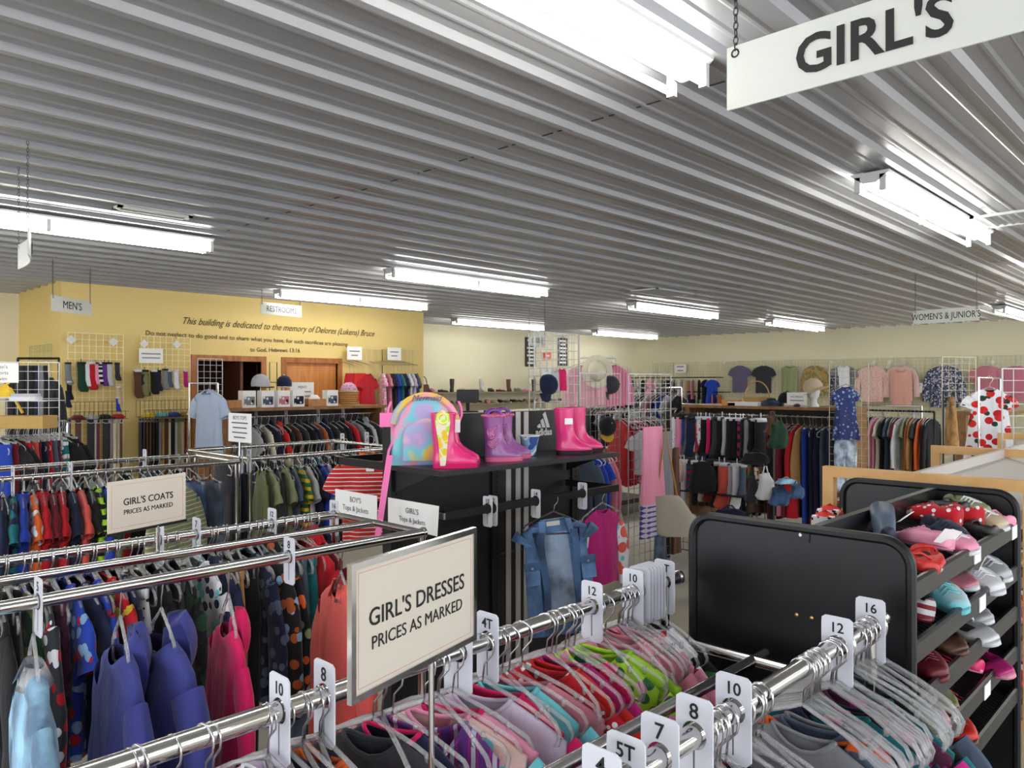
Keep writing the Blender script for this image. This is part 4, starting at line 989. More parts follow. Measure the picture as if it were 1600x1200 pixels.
SL = [  # shelf, x, f, rz, kind, colour, pattern, sole, scale, label
 (0, 1.98, .62, 1.9, 'boot', 'slate', 'plain', 'navy', .8, 'slate blue ankle boot with silver top lying at the near end of the top shelf'),
 (0, 2.28, .35, 2.6, 'sneaker', 'navy', 'wash', 'navy', .95, 'dark navy slip-on shoe behind the pink furry one'),
 (0, 2.40, .62, 2.5, 'sneaker', 'red/white', 'dots', 'red', 1.0, 'red shoe with small white dots, nearer of the pair'),
 (0, 2.52, .45, 2.4, 'sneaker', 'red/white', 'dots', 'red', 1.0, 'red shoe with small white dots, farther of the pair'),
 (0, 2.13, .30, 2.4, 'sneaker', 'pink', 'plain', 'pink', .95, 'pale pink furry shoe in the middle of the top shelf'),
 (0, 2.24, .12, 2.5, 'sneaker', 'pink', 'plain', 'white', .9, 'second pale pink furry shoe beside the price label'),
 (0, 2.0, .12, 2.2, 'flat', 'scarlet', 'plain', 'beige', .95, 'shiny red strap shoe, upper one near the near panel'),
 (0, 1.92, .10, 2.0, 'flat', 'scarlet', 'plain', 'beige', .9, 'shiny red strap shoe, lower one near the near panel'),
 (0, 1.84, .2, 2.0, 'sneaker', 'slate', 'wash', 'white', .9, 'faded navy shoe wedged against the near panel'),
 (0, 2.46, .15, 2.5, 'flat', 'black', 'plain', 'black', .95, 'black strap shoe below the dotted red pair'),
 (0, 2.58, .75, 2.6, 'flat', 'black', 'plain', 'black', .95, 'black shoe at the back of the top shelf'),
 (0, 2.60, .3, 2.7, 'sneaker', 'beige', 'plain', 'white', .95, 'beige grey sandal beside the pink ones at the far end'),
 (0, 2.66, .6, 2.7, 'sneaker', 'sage', 'plain', 'white', .95, 'olive grey sandal at the far end of the top shelf'),
 (0, 2.67, .15, 2.3, 'flat', 'pink', 'plain', 'pink', 1.0, 'pink sandal at the far corner of the top shelf'),
 (1, 2.18, .2, 2.5, 'sneaker', 'white/turquoise', 'tie', 'turquoise', 1.0, 'white and aqua sneaker on the second shelf'),
 (1, 2.36, .4, 2.6, 'flat', 'rose', 'plain', 'white', .95, 'mauve strap sandal under the first price label'),
 (1, 2.45, .12, 2.6, 'sneaker', 'white', 'plain', 'white', 1.0, 'white sneaker on the second shelf toward the far end'),
 (1, 2.6, .2, 2.6, 'sneaker', 'silver', 'plain', 'white', 1.0, 'silver white sneaker at the far end of the second shelf'),
 (1, 1.95, .3, 2.4, 'sneaker', 'silver/maroon', 'pin', 'maroon', 1.0, 'zebra striped maroon shoe near the near panel'),
 (1, 1.82, .3, 2.2, 'flat', 'fuchsia', 'plain', 'white', .9, 'deep pink shoe against the near panel on the second shelf'),
 (2, 2.0, .15, 2.4, 'sneaker', 'maroon', 'plain', 'maroon', .95, 'maroon slipper on the third shelf'),
 (2, 2.36, .12, 2.6, 'flat', 'white', 'plain', 'white', 1.0, 'white strap shoe with grey inside on the third shelf'),
 (2, 2.50, .35, 2.6, 'flat', 'silver', 'plain', 'white', 1.0, 'silver strap shoe behind the white strap shoe'),
 (2, 2.2, .25, 2.5, 'flat', 'brown', 'plain', 'brown', 1.0, 'brown leather sandal on the third shelf'),
 (3, 2.40, .3, 2.6, 'flat', 'fuchsia', 'stripe', 'pink', 1.0, 'raspberry sandal with dark straps on the fourth shelf'),
 (3, 2.5, .1, 2.6, 'flat', 'magenta', 'plain', 'pink', 1.0, 'magenta pink sandal on the fourth shelf'),
 (3, 2.12, .25, 2.4, 'flat', 'olive', 'plain', 'brown', 1.0, 'olive gold sandal with a flower on the fourth shelf'),
 (3, 2.0, .15, 2.4, 'flat', 'rose', 'plain', 'brown', 1.0, 'rose brown sandal on the fourth shelf'),
 (4, 2.28, .2, 2.4, 'sneaker', 'scarlet', 'plain', 'brown', 1.0, 'bright red clog with one dark hole on the lowest seen shelf'),
 (4, 2.4, .45, 2.4, 'flat', 'coral', 'plain', 'brown', 1.0, 'coral sandal behind the red clog')]
for k, x, f, rz, kind, col, pat, sole, s_, lab in SL:
    if kind != 'boot' and int(x * 100) % 3: rz += PI - .5
    if '/' not in col and pat == 'stripe': pat = 'plain'
    p = on_deck(k, x, f); shoe(kind, col, (p[0], p[1], p[2] + .012), rz + random.uniform(-.1, .1) - 1.2, clipw(lab), 'shoes on the black rack', s_, pat, sole, (.27, random.uniform(-.05, .05) if kind != 'boot' else 1.15))
for i, (x, y, z, rx_, rz) in enumerate(((2.14, .66, 1.385, .9, .4), (2.1, .55, 1.355, .6, -.3), (2.42, .56, 1.235, .5, .6), (2.1, .56, 1.11, .7, .2), (2.12, .56, .99, .8, .1), (2.62, .6, 1.25, .8, .3))):
    c = MB().box(-.035, .035, -.0008, .0008, -.022, .022).build('price_card', CARD); c.location = (x, y - .01, z); c.rotation_euler = (rx_, .2, rz)
    tag(c, 'small white price card tied to the shoes on the black rack', 'price tag', 'loose price cards on the shoe rack')
# racing shoes lying on the far side of the rack top
for i, (x, y) in enumerate(((2.12, .85), (2.24, .885))):
    s_ = shoe('sneaker', 'scarlet', (x, y, 1.325), .3, 'red toddler shoe with flame and checker trim, %s of the pair' % ('nearer', 'farther')[i], 'red flame shoes', .95, 'plain', 'red', (.0, 0))
    f_ = MB()
    for k in range(4): f_.add([(.0 + k * .018, -.031, .045), (.022 + k * .018, -.0335, .02), (.03 + k * .018, -.032, .038)], [(0, 1, 2)])
    f_.build('flame_patch', M('flame_yellow', (240, 170, 40), .5), s_)
    ck = MB().box(-.062, -.03, -.03, .03, .02, .05).build('checker_heel', cloth('white/black', 'dots'), s_)
mb = MB()
for i in range(20): mb.tube([(1.8 + i * .045, SYC + .01, 1.33), (1.8 + i * .045, SYL - .03, 1.285)], .0026, 4)
o = mb.build('wire_deck', BLACKM); o.parent = rk; o.matrix_parent_inverse = Matrix.Translation(-ro)

# ================= pine racks with white boards behind =================
PINE = wood('pine', (206, 156, 96), (226, 182, 124), 2.2, (2, 2, 2), .5); WBD = M('white_board', (198, 192, 184), .6)
pn = T('pine_shoe_rack', 'pine framed shoe rack with sloping white boards behind the black rack', 'shoe rack', (4.5, .92, 0)); po = pn.location.copy()
for x, lab in ((3.09, 0), (4.52, 1), (6.0, 2)):
    y0, y1 = .52, 1.24
    for a, b, c, d in ((y0, y1, 1.362, 1.402), (y0, y0 + .042, 0, 1.362), (y1 - .042, y1, 0, 1.362), (y0 + .042, y1 - .042, .55, .59)):
        mb = MB(po); mb.box(x - .02, x + .02, a, b, c, d); mb.build('frame_bar', PINE, pn)
mb = MB(po); mb.box(3.11, 6.0, .90, .92, .1, 1.40); mb.build('centre_board', WBD, pn)
for k, z in enumerate((1.30, 1.08, .86, .64)):
    for s in (-1, 1):
        mb = MB(po); mb.prism([(.91 + s * .01, z + .06), (.91 + s * .33, z - .04), (.91 + s * .33, z - .052), (.91 + s * .01, z + .048)], 3.11, 6.0, 0); mb.build('sloping_shelf', WBD, pn)
        mb = MB(po); mb.box(3.11, 6.0, .91 + s * .33 - .006, .91 + s * .33 + .006, z - .055, z - .015); mb.build('shelf_lip', M('lip_brown', (126, 84, 64), .6), pn)
for i, (x, z, col) in enumerate(((3.3, 1.09, 'tan'), (3.5, 1.09, 'beige'), (3.35, .87, 'rose'), (3.55, .87, 'coral'), (3.3, .65, 'red'), (3.5, .65, 'pink'), (3.75, 1.09, 'brown'), (3.8, .87, 'lilac'))):
    shoe('flat', col, (x, .68, z - .02), -.8, '%s shoe on the white boards at the right edge of the photo' % col, 'shoes on the pine rack', 1.25, 'plain', 'beige', (.25, 0))

# ================= wire grid towers =================
WG = M('grid_white', (206, 206, 206), .35); WG2 = M('grid_chrome', (170, 170, 172), .3, .8); BG = M('grid_black', (28, 28, 30), .4)
def grid_thing(label, panels, mat, name='wire_grid', group=None, feet=True, sp=.0762, r=.0021):
    x0, y0 = panels[0][0][:2]
    t = T(name, label, 'wire grid', (x0, y0, 0), 0, group)
    for org, dx, w_, h_ in panels:
        L_ = math.hypot(*dx); mb = MB((x0, y0, 0)); grid_panel(mb, w_, h_, org, (dx[0] / L_, dx[1] / L_), sp, r); mb.build('grid_panel', mat, t)
    return t
grid_thing('tall chrome grid tower holding hats right of the black gondola', [((4.85, 4.42, .06), (1, 0), .61, 2.12), ((5.47, 4.42, .06), (1, 0), .61, 1.77), ((5.46, 4.43, .06), (0, 1), .61, 2.12)], WG2)
grid_thing('chrome grid holding the scarves and the grey bag', [((5.0, 3.55, .06), (1, 0), .61, 1.75)], WG2)
def cap(loc, rz, col, label, group=None, s=1, brim=None, tilt=0, pat='plain', wide=False):
    t = T('hat' if wide else 'cap', label, 'hat', loc, rz, group); t.rotation_euler = (0, tilt, rz); t.scale = (s,) * 3
    m = cloth(col, pat)
    R_ = [[(.095 * k * math.cos(q), .08 * k * math.sin(q), z) for q in [2 * PI * j / 20 for j in range(20)]] for k, z in ((1, 0), (1.02, .03), (.93, .07), (.7, .1), (.35, .118), (.05, .122))]
    MB().loft(R_, False, True).build('crown', m, t, True, fix=False)
    if wide: MB().loft([[(r * 1.1 * math.cos(q), r * math.sin(q), z) for q in [2 * PI * j / 24 for j in range(24)]] for r, z in ((.085, .006), (.14, -.012), (.14, -.016), (.085, 0))], False, False, True).build('brim', cloth(brim or col), t, True)
    else:
        pts = [(.07 + .085 * math.sin(PI * i / 10), .075 * math.cos(PI * i / 10)) for i in range(11)]
        MB().loft([[(x, y, -.004 - abs(y) * .15 + dz) for x, y in pts] for dz in (0, .006)]).build('brim', cloth(brim or col), t, True)
        MB().ball((0, 0, .123), .008, 8, 4).build('button', cloth(brim or col), t)
    return t
p = pY(843, 0, 4.40); cap((p[0], 4.33, 1.72), -PI / 2, 'navy', 'navy hat hanging on the left panel of the grid tower', None, .95, tilt=1.45)
p = pY(943, 0, 4.38); cap((p[0], 4.33, 1.72), -1.1, 'charcoal', 'charcoal cap hung on edge right of the grid tower centre', None, .9, tilt=1.5)
p = pY(938, 0, 4.40); cap((p[0], 4.33, 1.33), -2.0, 'black', 'black cap with a mustard brim low on the grid tower', None, .95, 'mustard', tilt=1.2)
for u, v, col in ((866, 578, 'silver'), (877, 576, 'fuchsia'), (852, 577, 'white')):
    p = pY(u, v, 4.39); garment('tank', col, 'plain', (p[0], 4.38, p[2]), -PI / 2, '%s baby top clipped on the grid tower' % col, 'tops on the grid tower', .42)
# scarves, bag, trousers on the second grid
def drape(label, u0, u1, v0, v1, Y, mats, name='scarf', cat='scarf', split=None, seed=1):
    a = pY(u0, v0, Y); b = pY(u1, v1, Y); t = T(name, label, cat, ((a[0] + b[0]) / 2, Y, a[2])); w_ = (b[0] - a[0]) / 2; h_ = a[2] - b[2]
    def seg(s0, s1): 
        return MB().loft([ringpt(w_ * (.75 + .25 * s), .018 + .008 * s, 0, 24, .006, seed + s * 2) and [(y, x, -h_ * s) for x, y, _ in ringpt(w_ * (.72 + .28 * s), .018 + .01 * s, 0, 24, .007, seed + s * 2)] for s in [s0 + (s1 - s0) * i / 6 for i in range(7)]])
    if split: seg(0, split).build('cloth', mats[0], t, True); seg(split, 1).build('knitted_end', mats[1], t, True)
    else: seg(0, 1).build('cloth', mats[0], t, True)
    return t
drape('pale pink scarf with a purple patterned end on the chrome grid', 1000, 1040, 668, 833, 3.42, [cloth('pink'), cloth('indigo/lilac', 'plaid')], split=.70)
drape('grey scarf hanging behind the pink one', 1030, 1052, 675, 790, 3.46, [cloth('grey')], seed=3)
drape('slate denim trousers hanging low on the chrome grid', 1022, 1042, 826, 890, 3.5, [cloth('slate', 'wash')], name='trousers', cat='trousers', seed=4)
drape('brown suede strip hanging behind the grey bag', 1048, 1062, 700, 862, 3.52, [cloth('brown')], seed=6)
garment('tee', 'silver', 'plain', pY(1014, 672, 3.62), -PI / 2 - .9, 'light grey top hanging behind the pink scarf', None, .8)
hb_ = pd(1048, 790, 6.1)
hb = T('shoulder_bag', 'grey beige slouchy shoulder bag on the chrome grid', 'bag', hb_, YAW - PI / 2)
MB().loft([[(w_ * sgn(math.cos(q), .8) + sk, .045 * sgn(math.sin(q), .8), z) for q in [2 * PI * j / 20 for j in range(20)]] for z, w_, sk in ((.07, .085, -.035), (.05, .10, -.03), (-.02, .12, -.01), (-.1, .14, .01), (-.19, .15, .03), (-.215, .12, .05))]).build('body', cloth('greige'), hb, True)
hb.scale = (1.3, 1, 1.12)
MB().tube([(-.09, 0, .06), (-.05, 0, .38), (-.03, 0, .58), (-.01, 0, .38), (.04, 0, .06)], .006, 6).build('strap', cloth('tan'), hb, True)

# ================= red jerseys rack, sock rack =================
r1 = chrome_rack('chrome rack of red jerseys behind the pink boots', 6.0, 7.4, (4.62,), 1.45, cross=False)
hang_row('on the rack behind the pink boots', 'on the jersey rack', 'red:tee-adult red:shirt-adult maroon/white:tee-adult:stripe red:tee-adult red/white:tee-adult:stripe scarlet:shirt-adult red:tee-adult black:shirt-adult maroon:tee-adult red:shirt-adult grey:shirt-adult silver:tee-adult', (6.3, 4.62), (7.0, 4.62), 1.45, 'clothes on the jersey rack', scale=1.02, turn=-.45, sx=.9, hk='adult', empties=5, far=True)
hang_row('on the low rack behind the grid tower', 'on the low rack', 'rose:tee red:tee maroon:shirt red/white:tee:stripe scarlet:tee red:tee', (5.1, 4.95), (5.75, 4.95), 1.35, 'clothes on the low rack', scale=1.5, hk='adult', far=True)
hr = MB((5.4, 4.95, 0)); t = T('clothes_rack', 'low chrome rail behind the grid tower with red and rose tees', 'clothes rack', (5.4, 4.95, 0))
hr.tube([(4.9, 4.95, 1.35), (5.9, 4.95, 1.35)], .013, 10).tube([(4.9, 4.95, 1.35), (4.9, 4.95, 0)], .013, 8).tube([(5.9, 4.95, 1.35), (5.9, 4.95, 0)], .013, 8); hr.build('rail', CHROME, t, True)
pf = T('display_platform', 'low dark platform on the floor beyond the grid tower', 'platform', (8.0, 6.3, 0)); MB().box(-.9, .9, -.35, .35, .14, .2).build('deck', M('deck_brown', (62, 54, 52), .6), pf); MB().box(-.85, .85, -.3, -.27, 0, .14).box(-.85, .85, .27, .3, 0, .14).build('base_rail', STEEL, pf)

kx, ky0, ky1 = 6.6, 3.12, 4.2
sk = T('accessory_rack', 'black two-tier rack crowded with socks, mittens and bags', 'clothes rack', (kx, (ky0 + ky1) / 2, 0)); so_ = sk.location.copy()
for z, dx_ in ((1.43, 0), (1.02, -.16)):
    mb = MB(so_); mb.tube([(kx + dx_, ky0, z), (kx + dx_, ky1, z)], .012, 8); mb.build('rail', M('rail_dark', (60, 60, 64), .3), sk, True)
for y in (ky0, ky1):
    mb = MB(so_); mb.box(kx - .02, kx + .02, y - .02, y + .02, 0, 1.48); mb.build('post', BLACKM, sk)
mb = MB(so_); grid_panel(mb, ky1 - ky0, .75, (kx + .02, ky0, .1), (0, 1)); mb.build('grid_panel', BG, sk)
for z in (.35, .72):
    mb = MB(so_); mb.box(kx - .3, kx, ky0, ky1, z, z + .012); mb.build('basket_shelf', BLACKM, sk)
def sock_mesh():
    if 'sock' in GC: return GC['sock']
    a = MB(); a.loft([[(c + hw * math.cos(q), .016 * math.sin(q), z) for q in [2 * PI * j / 10 for j in range(10)]] for z, c, hw in ((0, 0, .034), (-.06, .003, .033), (-.12, .004, .032), (-.16, .010, .040), (-.19, .020, .043), (-.207, .024, .028))])
    b = MB(); b.loft([[(hw * math.cos(q), .0175 * math.sin(q), z) for q in [2 * PI * j / 10 for j in range(10)]] for z, hw in ((.004, .035), (-.025, .0355))], False, False)
    c = MB(); c.tube([(-.0, 0, .035), (0, 0, .0)], .003, 5).box(-.03, .03, -.02, .02, -.006, .012)
    GC['sock'] = (a.mesh('sock'), b.mesh('cuff'), c.mesh('clip')); return GC['sock']
def sock(loc, rz, col, label, group, s=1, pat='plain', cuff=None):
    a, b, c = sock_mesh(); o = link('sock', a, cloth(col, pat)); o.location = loc; o.rotation_euler = (0, 0, rz); o.scale = (s,) * 3
    o.scale = (s * .85, s, s); tag(o, label, 'sock', group); link('cuff', b, cloth(cuff or col.split('/')[0]), o); link('clip', c, WHITEP if len(col) % 2 else BLACKM, o); return o
U1 = 'navy white/pink pink:floral blue grey navy purple/red/orange:tie white/fuchsia:dots black fuchsia black charcoal black silver black black magenta/black:stripe black grey black maroon/black:stripe black'
cols1 = U1.split(); n = len(cols1)
for i, c in enumerate(cols1):
    col, _, pat = c.partition(':'); pat = pat or ('dots' if '/' in col else 'plain')
    if '/' not in col: pat = 'plain'
    y = ky1 - .05 - (ky1 - ky0 - .1) * (i + .5) / n; s = random.choice((1.3, 1.6, 2.0, 1.7))
    sock((kx - .02 - random.random() * .05, y, 1.40), PI + random.uniform(-1.2, .6), col, clipw('%s sock pair on the upper rail, just right of the %s one' % (col.split('/')[0], cols1[i - 1].split(':')[0].split('/')[0] if i else 'left post')), 'socks on the upper rail', s, pat)
cols2 = 'turquoise:plain purple/white:stripe black white teal/fuchsia:stripe black beige grey maroon black coral silver white slate'.split()
for i, c in enumerate(cols2):
    col, _, pat = c.partition(':'); pat = pat or 'plain'
    y = ky1 - .1 - (ky1 - ky0 - .25) * (i + .5) / len(cols2); s = random.choice((1.3, 1.7, 1.9))
    sock((kx - .18 - random.random() * .04, y, .99), PI + random.uniform(-1.2, .6), col, clipw('%s mitten or sock pair on the lower rail, right of the %s one' % (col.split('/')[0], cols2[i - 1].split(':')[0].split('/')[0] if i else 'left post')), 'mittens and socks on the lower rail', s, pat)
for (u, v, w_, h_, col, nm, lab, pat) in ((1057, 735, 12, 36, 'blush', 'hat', 'peach knitted hat hanging at the left of the sock rack', 'plain'), (1098, 745, 22, 48, 'black', 'bag', 'black bag hanging low in the middle of the sock rack', 'plain'), (1196, 760, 14, 42, 'white', 'bag', 'white cloth bag hanging at the right of the lower rail', 'plain'),
                                     (1175, 765, 10, 45, 'charcoal', 'bag', 'charcoal leggings with a green waistband on the lower rail', 'plain'), (1180, 716, 24, 18, 'black', 'bag', 'black slouchy handbag between the two rails', 'plain'), (1216, 680, 16, 42, 'forest', 'jacket', 'dark green jacket hanging at the right end of the upper rail', 'plain'), (1207, 665, 12, 30, 'brown', 'jacket', 'dark brown jacket beside the green one', 'plain'),
                                     (1218, 775, 16, 30, 'denim', 'jeans', 'blue jeans heaped at the right end of the lower rail', 'wash'), (1245, 768, 12, 22, 'denim', 'jeans', 'second pair of blue jeans right of the heap', 'wash'), (1228, 752, 18, 8, 'sky', 'jeans', 'pale jeans folded over the lower rail', 'wash'), (1140, 805, 30, 20, 'navy', 'box', 'dark folded clothes in the basket of the sock rack', 'plain'), (1075, 812, 20, 18, 'white/rose', 'box', 'white and rose bundle in the basket at the left', 'print')):
    X = 6.25; a = pX(u, v, X); s = a[0] and (a[0] * FW[0] + a[1] * FW[1]) / 1200
    t = T({'bag': 'cloth_bag', 'hat': 'knitted_hat', 'jacket': 'jacket', 'jeans': 'jeans', 'box': 'folded_clothes'}[nm], lab, {'box': 'clothes'}.get(nm, nm), a, YAW - PI / 2)
    m = cloth(col, pat); W_, H_ = w_ * s, h_ * s
    MB().loft([[(W_ * k * sgn(math.cos(q), .85) + .01 * math.sin(z * 40), .05 * k * math.sin(q) + .01 * math.sin(q * 5 + z * 20), H_ * z) for q in [2 * PI * j / 26 for j in range(26)]] for z, k in ((.5, .35), (.42, .62), (.2, .8), (-.1, .92), (-.35, 1), (-.48, .85), (-.5, .5))]).build('body', m, t, True)
    MB().tube([(-W_ * .3, 0, H_ * .45), (-W_ * .12, 0, H_ * .75), (W_ * .12, 0, H_ * .75), (W_ * .3, 0, H_ * .45)], .006, 6).build({'bag': 'strap', 'hat': 'tie', 'jacket': 'collar', 'jeans': 'belt_loop', 'box': 'fold'}[nm], m, t, True)

# ================= oak clothes units =================
UO = wood('oak_unit', (128, 88, 50), (158, 114, 70), 3, (4, 4, 4), .5)
def oak_unit(label, x0, x1, y0, y1, ztop, axis, railz=1.345, railoff=.12):
    t = T('clothes_unit', label, 'clothes unit', ((x0 + x1) / 2, (y0 + y1) / 2, 0)); o = t.location.copy()
    mb = MB(o); mb.box(x0 - .02, x1 + .02, y0 - .02, y1 + .02, ztop - .035, ztop); mb.build('top', UO, t)
    if axis == 'x':
        for x in (x0, x1 - .06): mb = MB(o); mb.box(x, x + .06, y0, y1, 0, ztop - .035); mb.build('side_panel', UO, t)
        mb = MB(o); mb.box(x0, x1, (y0 + y1) / 2 - .01, (y0 + y1) / 2 + .01, .1, ztop - .035); mb.build('divider_panel', M('panel_dark', (70, 62, 58), .6), t)
        mb = MB(o); mb.tube([(x0 + .06, y0 + railoff, railz), (x1 - .06, y0 + railoff, railz)], .014, 10); mb.build('rail', CHROME, t, True)
    else:
        for y in (y0, y1 - .06): mb = MB(o); mb.box(x0, x1, y, y + .06, 0, ztop - .035); mb.build('side_panel', UO, t)
        mb = MB(o); mb.box((x0 + x1) / 2 - .01, (x0 + x1) / 2 + .01, y0, y1, .1, ztop - .035); mb.build('divider_panel', M('panel_dark', (70, 62, 58), .6), t)
        mb = MB(o); mb.tube([(x0 + railoff, y0 + .06, railz), (x0 + railoff, y1 - .06, railz)], .014, 10); mb.build('rail', CHROME, t, True)
    return t
oak_unit('oak clothes unit with caps and boxes on top before the restroom doors', 4.0, 6.2, 8.35, 9.2, 1.45, 'x')
hang_row('in the oak unit before the restroom doors', 'in the oak unit', 'silver:tee-adult black:jacket-adult cream/navy:jacket-adult navy:hoodie-adult scarlet:hoodie-adult black:jacket-adult brown:jacket-adult charcoal:hoodie-adult black:hoodie-adult navy:jacket-adult rust:coat-adult navy/white:hoodie-adult charcoal:jacket-adult black:jacket-adult black:hoodie-adult red:jacket-adult grey:jacket-adult black:hoodie-adult silver:hoodie-adult charcoal:jacket-adult', (4.25, 8.45), (6.05, 8.45), 1.335, 'clothes in the oak unit', scale=1.2, hk='adult', empties=6, emptyrange=(0, .3), far=True)
UX = 8.8
oak_unit('oak clothes unit with a basket and hats on top at the right', UX, UX + .8, 3.34, 5.35, 1.46, 'y')
hang_row('in the right oak unit', 'in the right oak unit', 'black:jeans-adult charcoal/silver:jeans-adult:camo brown:coat-adult green/rust:shirt-adult:camo cream/rust:shirt-adult:floral maroon/red:trousers-adult:plaid black:coat-adult rose:coat-adult maroon:coat-adult red:coat-adult tan:shirt-adult royal:trousers-adult navy:trousers-adult navy:trousers-adult slate:jeans-adult navy:jeans-adult', (UX + .1, 4.55), (UX + .1, 3.42), 1.345, 'clothes in the right oak unit', scale=1.28, hk='adult', face=0, empties=6, far=True)
hang_row('behind the sock rack', 'behind the sock rack', 'navy:shirt-adult black:shirt-adult white/pink:shirt-adult:print grey:shirt-adult blue:shirt-adult black:coat-adult charcoal:coat-adult black:coat-adult', (UX + .1, 5.3), (UX + .1, 4.65), 1.345, 'clothes behind the sock rack', scale=1.2, hk='adult', far=True)

# goods on top of the right oak unit
def basket(loc, label, w_=.2, h_=.12, handle=True, s=1):
    t = T('wicker_basket', label, 'basket', loc); t.scale = (s,) * 3
    m = M('wicker', (196, 158, 92), .7, bump=.6, bscale=60); mb = MB()
    for i in range(7): z = h_ * i / 6 + .006; k = .8 + .2 * i / 6; mb.tube([(w_ * .7 * k * math.cos(q), w_ * k * math.sin(q), z) for q in [2 * PI * j / 26 for j in range(26)]], .011, 6, close=True)
    mb.loft([[(w_ * .7 * .8 * math.cos(q), w_ * .8 * math.sin(q), z) for q in [2 * PI * j / 26 for j in range(26)]] for z in (0, .006)]); mb.build('bowl', m, t, True)
    if handle: MB().tube([(0, w_ * .97 * math.cos(a), h_ + w_ * 1.25 * math.sin(a)) for a in [PI * j / 18 for j in range(19)]], .008, 8).build('handle', m, t, True)
    return t
def U(u): return pX(u, 0, UX + .2)[1]
basket((UX + .25, U(1180), 1.462), 'large wicker basket with a tall hoop handle on the right oak unit', .17, .09)
for i, (u, w_, h_, d_, col, lab) in enumerate(((1172, .2, .05, .2, (236, 236, 236), 'white flat box in front of the wicker basket'), (1150, .09, .07, .2, (206, 150, 90), 'small brown leather case left of the wicker basket'))):
    t = T('box', lab, 'box', (UX + .08, U(u), 1.4605)); MB().box(-d_ / 2 + .02, d_ / 2 - .02, -w_, w_, 0, h_ * .7).build('base', M('box_%d' % i, col, .6), t); MB().box(-d_ / 2 + .016, d_ / 2 - .016, -w_ - .004, w_ + .004, h_ * .7, h_).build('lid', M('box_%d' % i, col, .6), t)
cap((UX + .2, U(1230), 1.50), 2.2, 'black', 'black cap on the right oak unit beside the white card', None, 1.15)
t = T('folded_scarves', 'dark folded scarves on the oak unit right of the basket', 'scarf', (UX + .15, U(1208), 1.461)); MB().loft([[(.09 * k * math.cos(q), .16 * k * math.sin(q), z) for q in [2 * PI * j / 18 for j in range(18)]] for z, k in ((0, .9), (.03, 1), (.06, .8), (.075, .4))]).build('fold', cloth('navy/slate', 'tie'), t, True); MB().loft([[(.06 * k * math.cos(q), .06 * k * math.sin(q), z) for q in [2 * PI * j / 14 for j in range(14)]] for z, k in ((.065, 1), (.09, .9), (.1, .4))]).build('upper_fold', cloth('charcoal'), t, True)
t = T('mannequin_head', 'white mannequin head wearing a pale bucket hat on the right oak unit', 'mannequin head', (UX + .2, U(1271), 1.461))
MB().loft([[(r * math.cos(q), r * .85 * math.sin(q), z) for q in [2 * PI * j / 18 for j in range(18)]] for z, r in ((0, .075), (.02, .07), (.05, .045), (.09, .045), (.12, .07), (.17, .085), (.22, .08), (.25, .05))]).build('head', M('mannequin', (226, 226, 222), .5), t, True)
cap((UX + .2, U(1272) + .0, 1.66), 2.0, 'beige', 'pale beige bucket hat on the white mannequin head', None, 1.15, tilt=.35, wide=True)
t = T('flat_shoe', 'black pump shoe on the oak unit edge', 'shoe', (UX + .08, U(1252), 1.461), .5)
for nm, me in shoe_mesh('flat'): link(nm, me, rubber('black'), t)
def card(label, lines, u, v, X=None, Y=None, w_=.2, h_=.14, size=.03, name='card_sign', lift=0, col=CARD):
    p = pX(u, v, X) if X else pY(u, v, Y)
    rz = -PI / 2 if X else 0
    t = T(name, label, 'sign', (p[0], p[1], p[2] - h_ / 2), rz)
    MB().box(-w_ / 2, w_ / 2, -.002, .002, 0, h_).build('card', col, t)
    n = len(lines)
    for i, l in enumerate(lines):
        if l.startswith('~'):
            zc = h_ * .5 + ((n - 1) / 2 - i) * size * 1.25; hw = w_ * .5 * int(l[1:]) / 100
            MB().box(-hw, hw, -.0032, -.002, zc - size * .2, zc + size * .2).build('printed_line', M('pen_pale', (150, 150, 156), .7), t); continue
        text(l, size if i == 0 else size * .7, (0, -.003, h_ * .5 + ((n - 1) / 2 - i) * size * 1.25), (1, 0, 0), M('pen_grey', (92, 92, 100), .7), t, depth=.0004)
    return t
card("white WOMEN'S card leaning on top of the right oak unit", ["WOMEN'S", '~70'], 1245, 623, X=UX + .06, w_=.24, h_=.15, size=.034)
# ================= wall grids on the right wall and the tops hung on them =================
gt = bpy.data.meshes.new('x'); gm = MB(); grid_panel(gm, .61, 2.13, (0, 0, 0), (0, 1), r=.0038); gmesh_ = gm.mesh('wire_grid', False)
CG = M('grid_cream', (206, 202, 172), .5)
y = 2.6; k = 0
while y + .61 < YB - .1:
    o = link('wire_grid', gmesh_, CG); o.location = (XR - .03, y, .14); tag(o, 'tall cream wire grid screwed along the right wall behind the hung tops', 'wire grid', 'wire grids along the right wall'); y += .62; k += 1
gm = MB(); grid_panel(gm, .61, 2.0, (0, 0, 0), (1, 0), r=.0038); gb = gm.mesh('wire_grid', False)
for x in (13.6, 14.22, 14.84, 15.46, 16.08):
    o = link('wire_grid', gb, CG); o.location = (x, YB - .03, .14); tag(o, 'cream wire grid on the back wall near the far corner', 'wire grid', 'wire grids on the back wall')
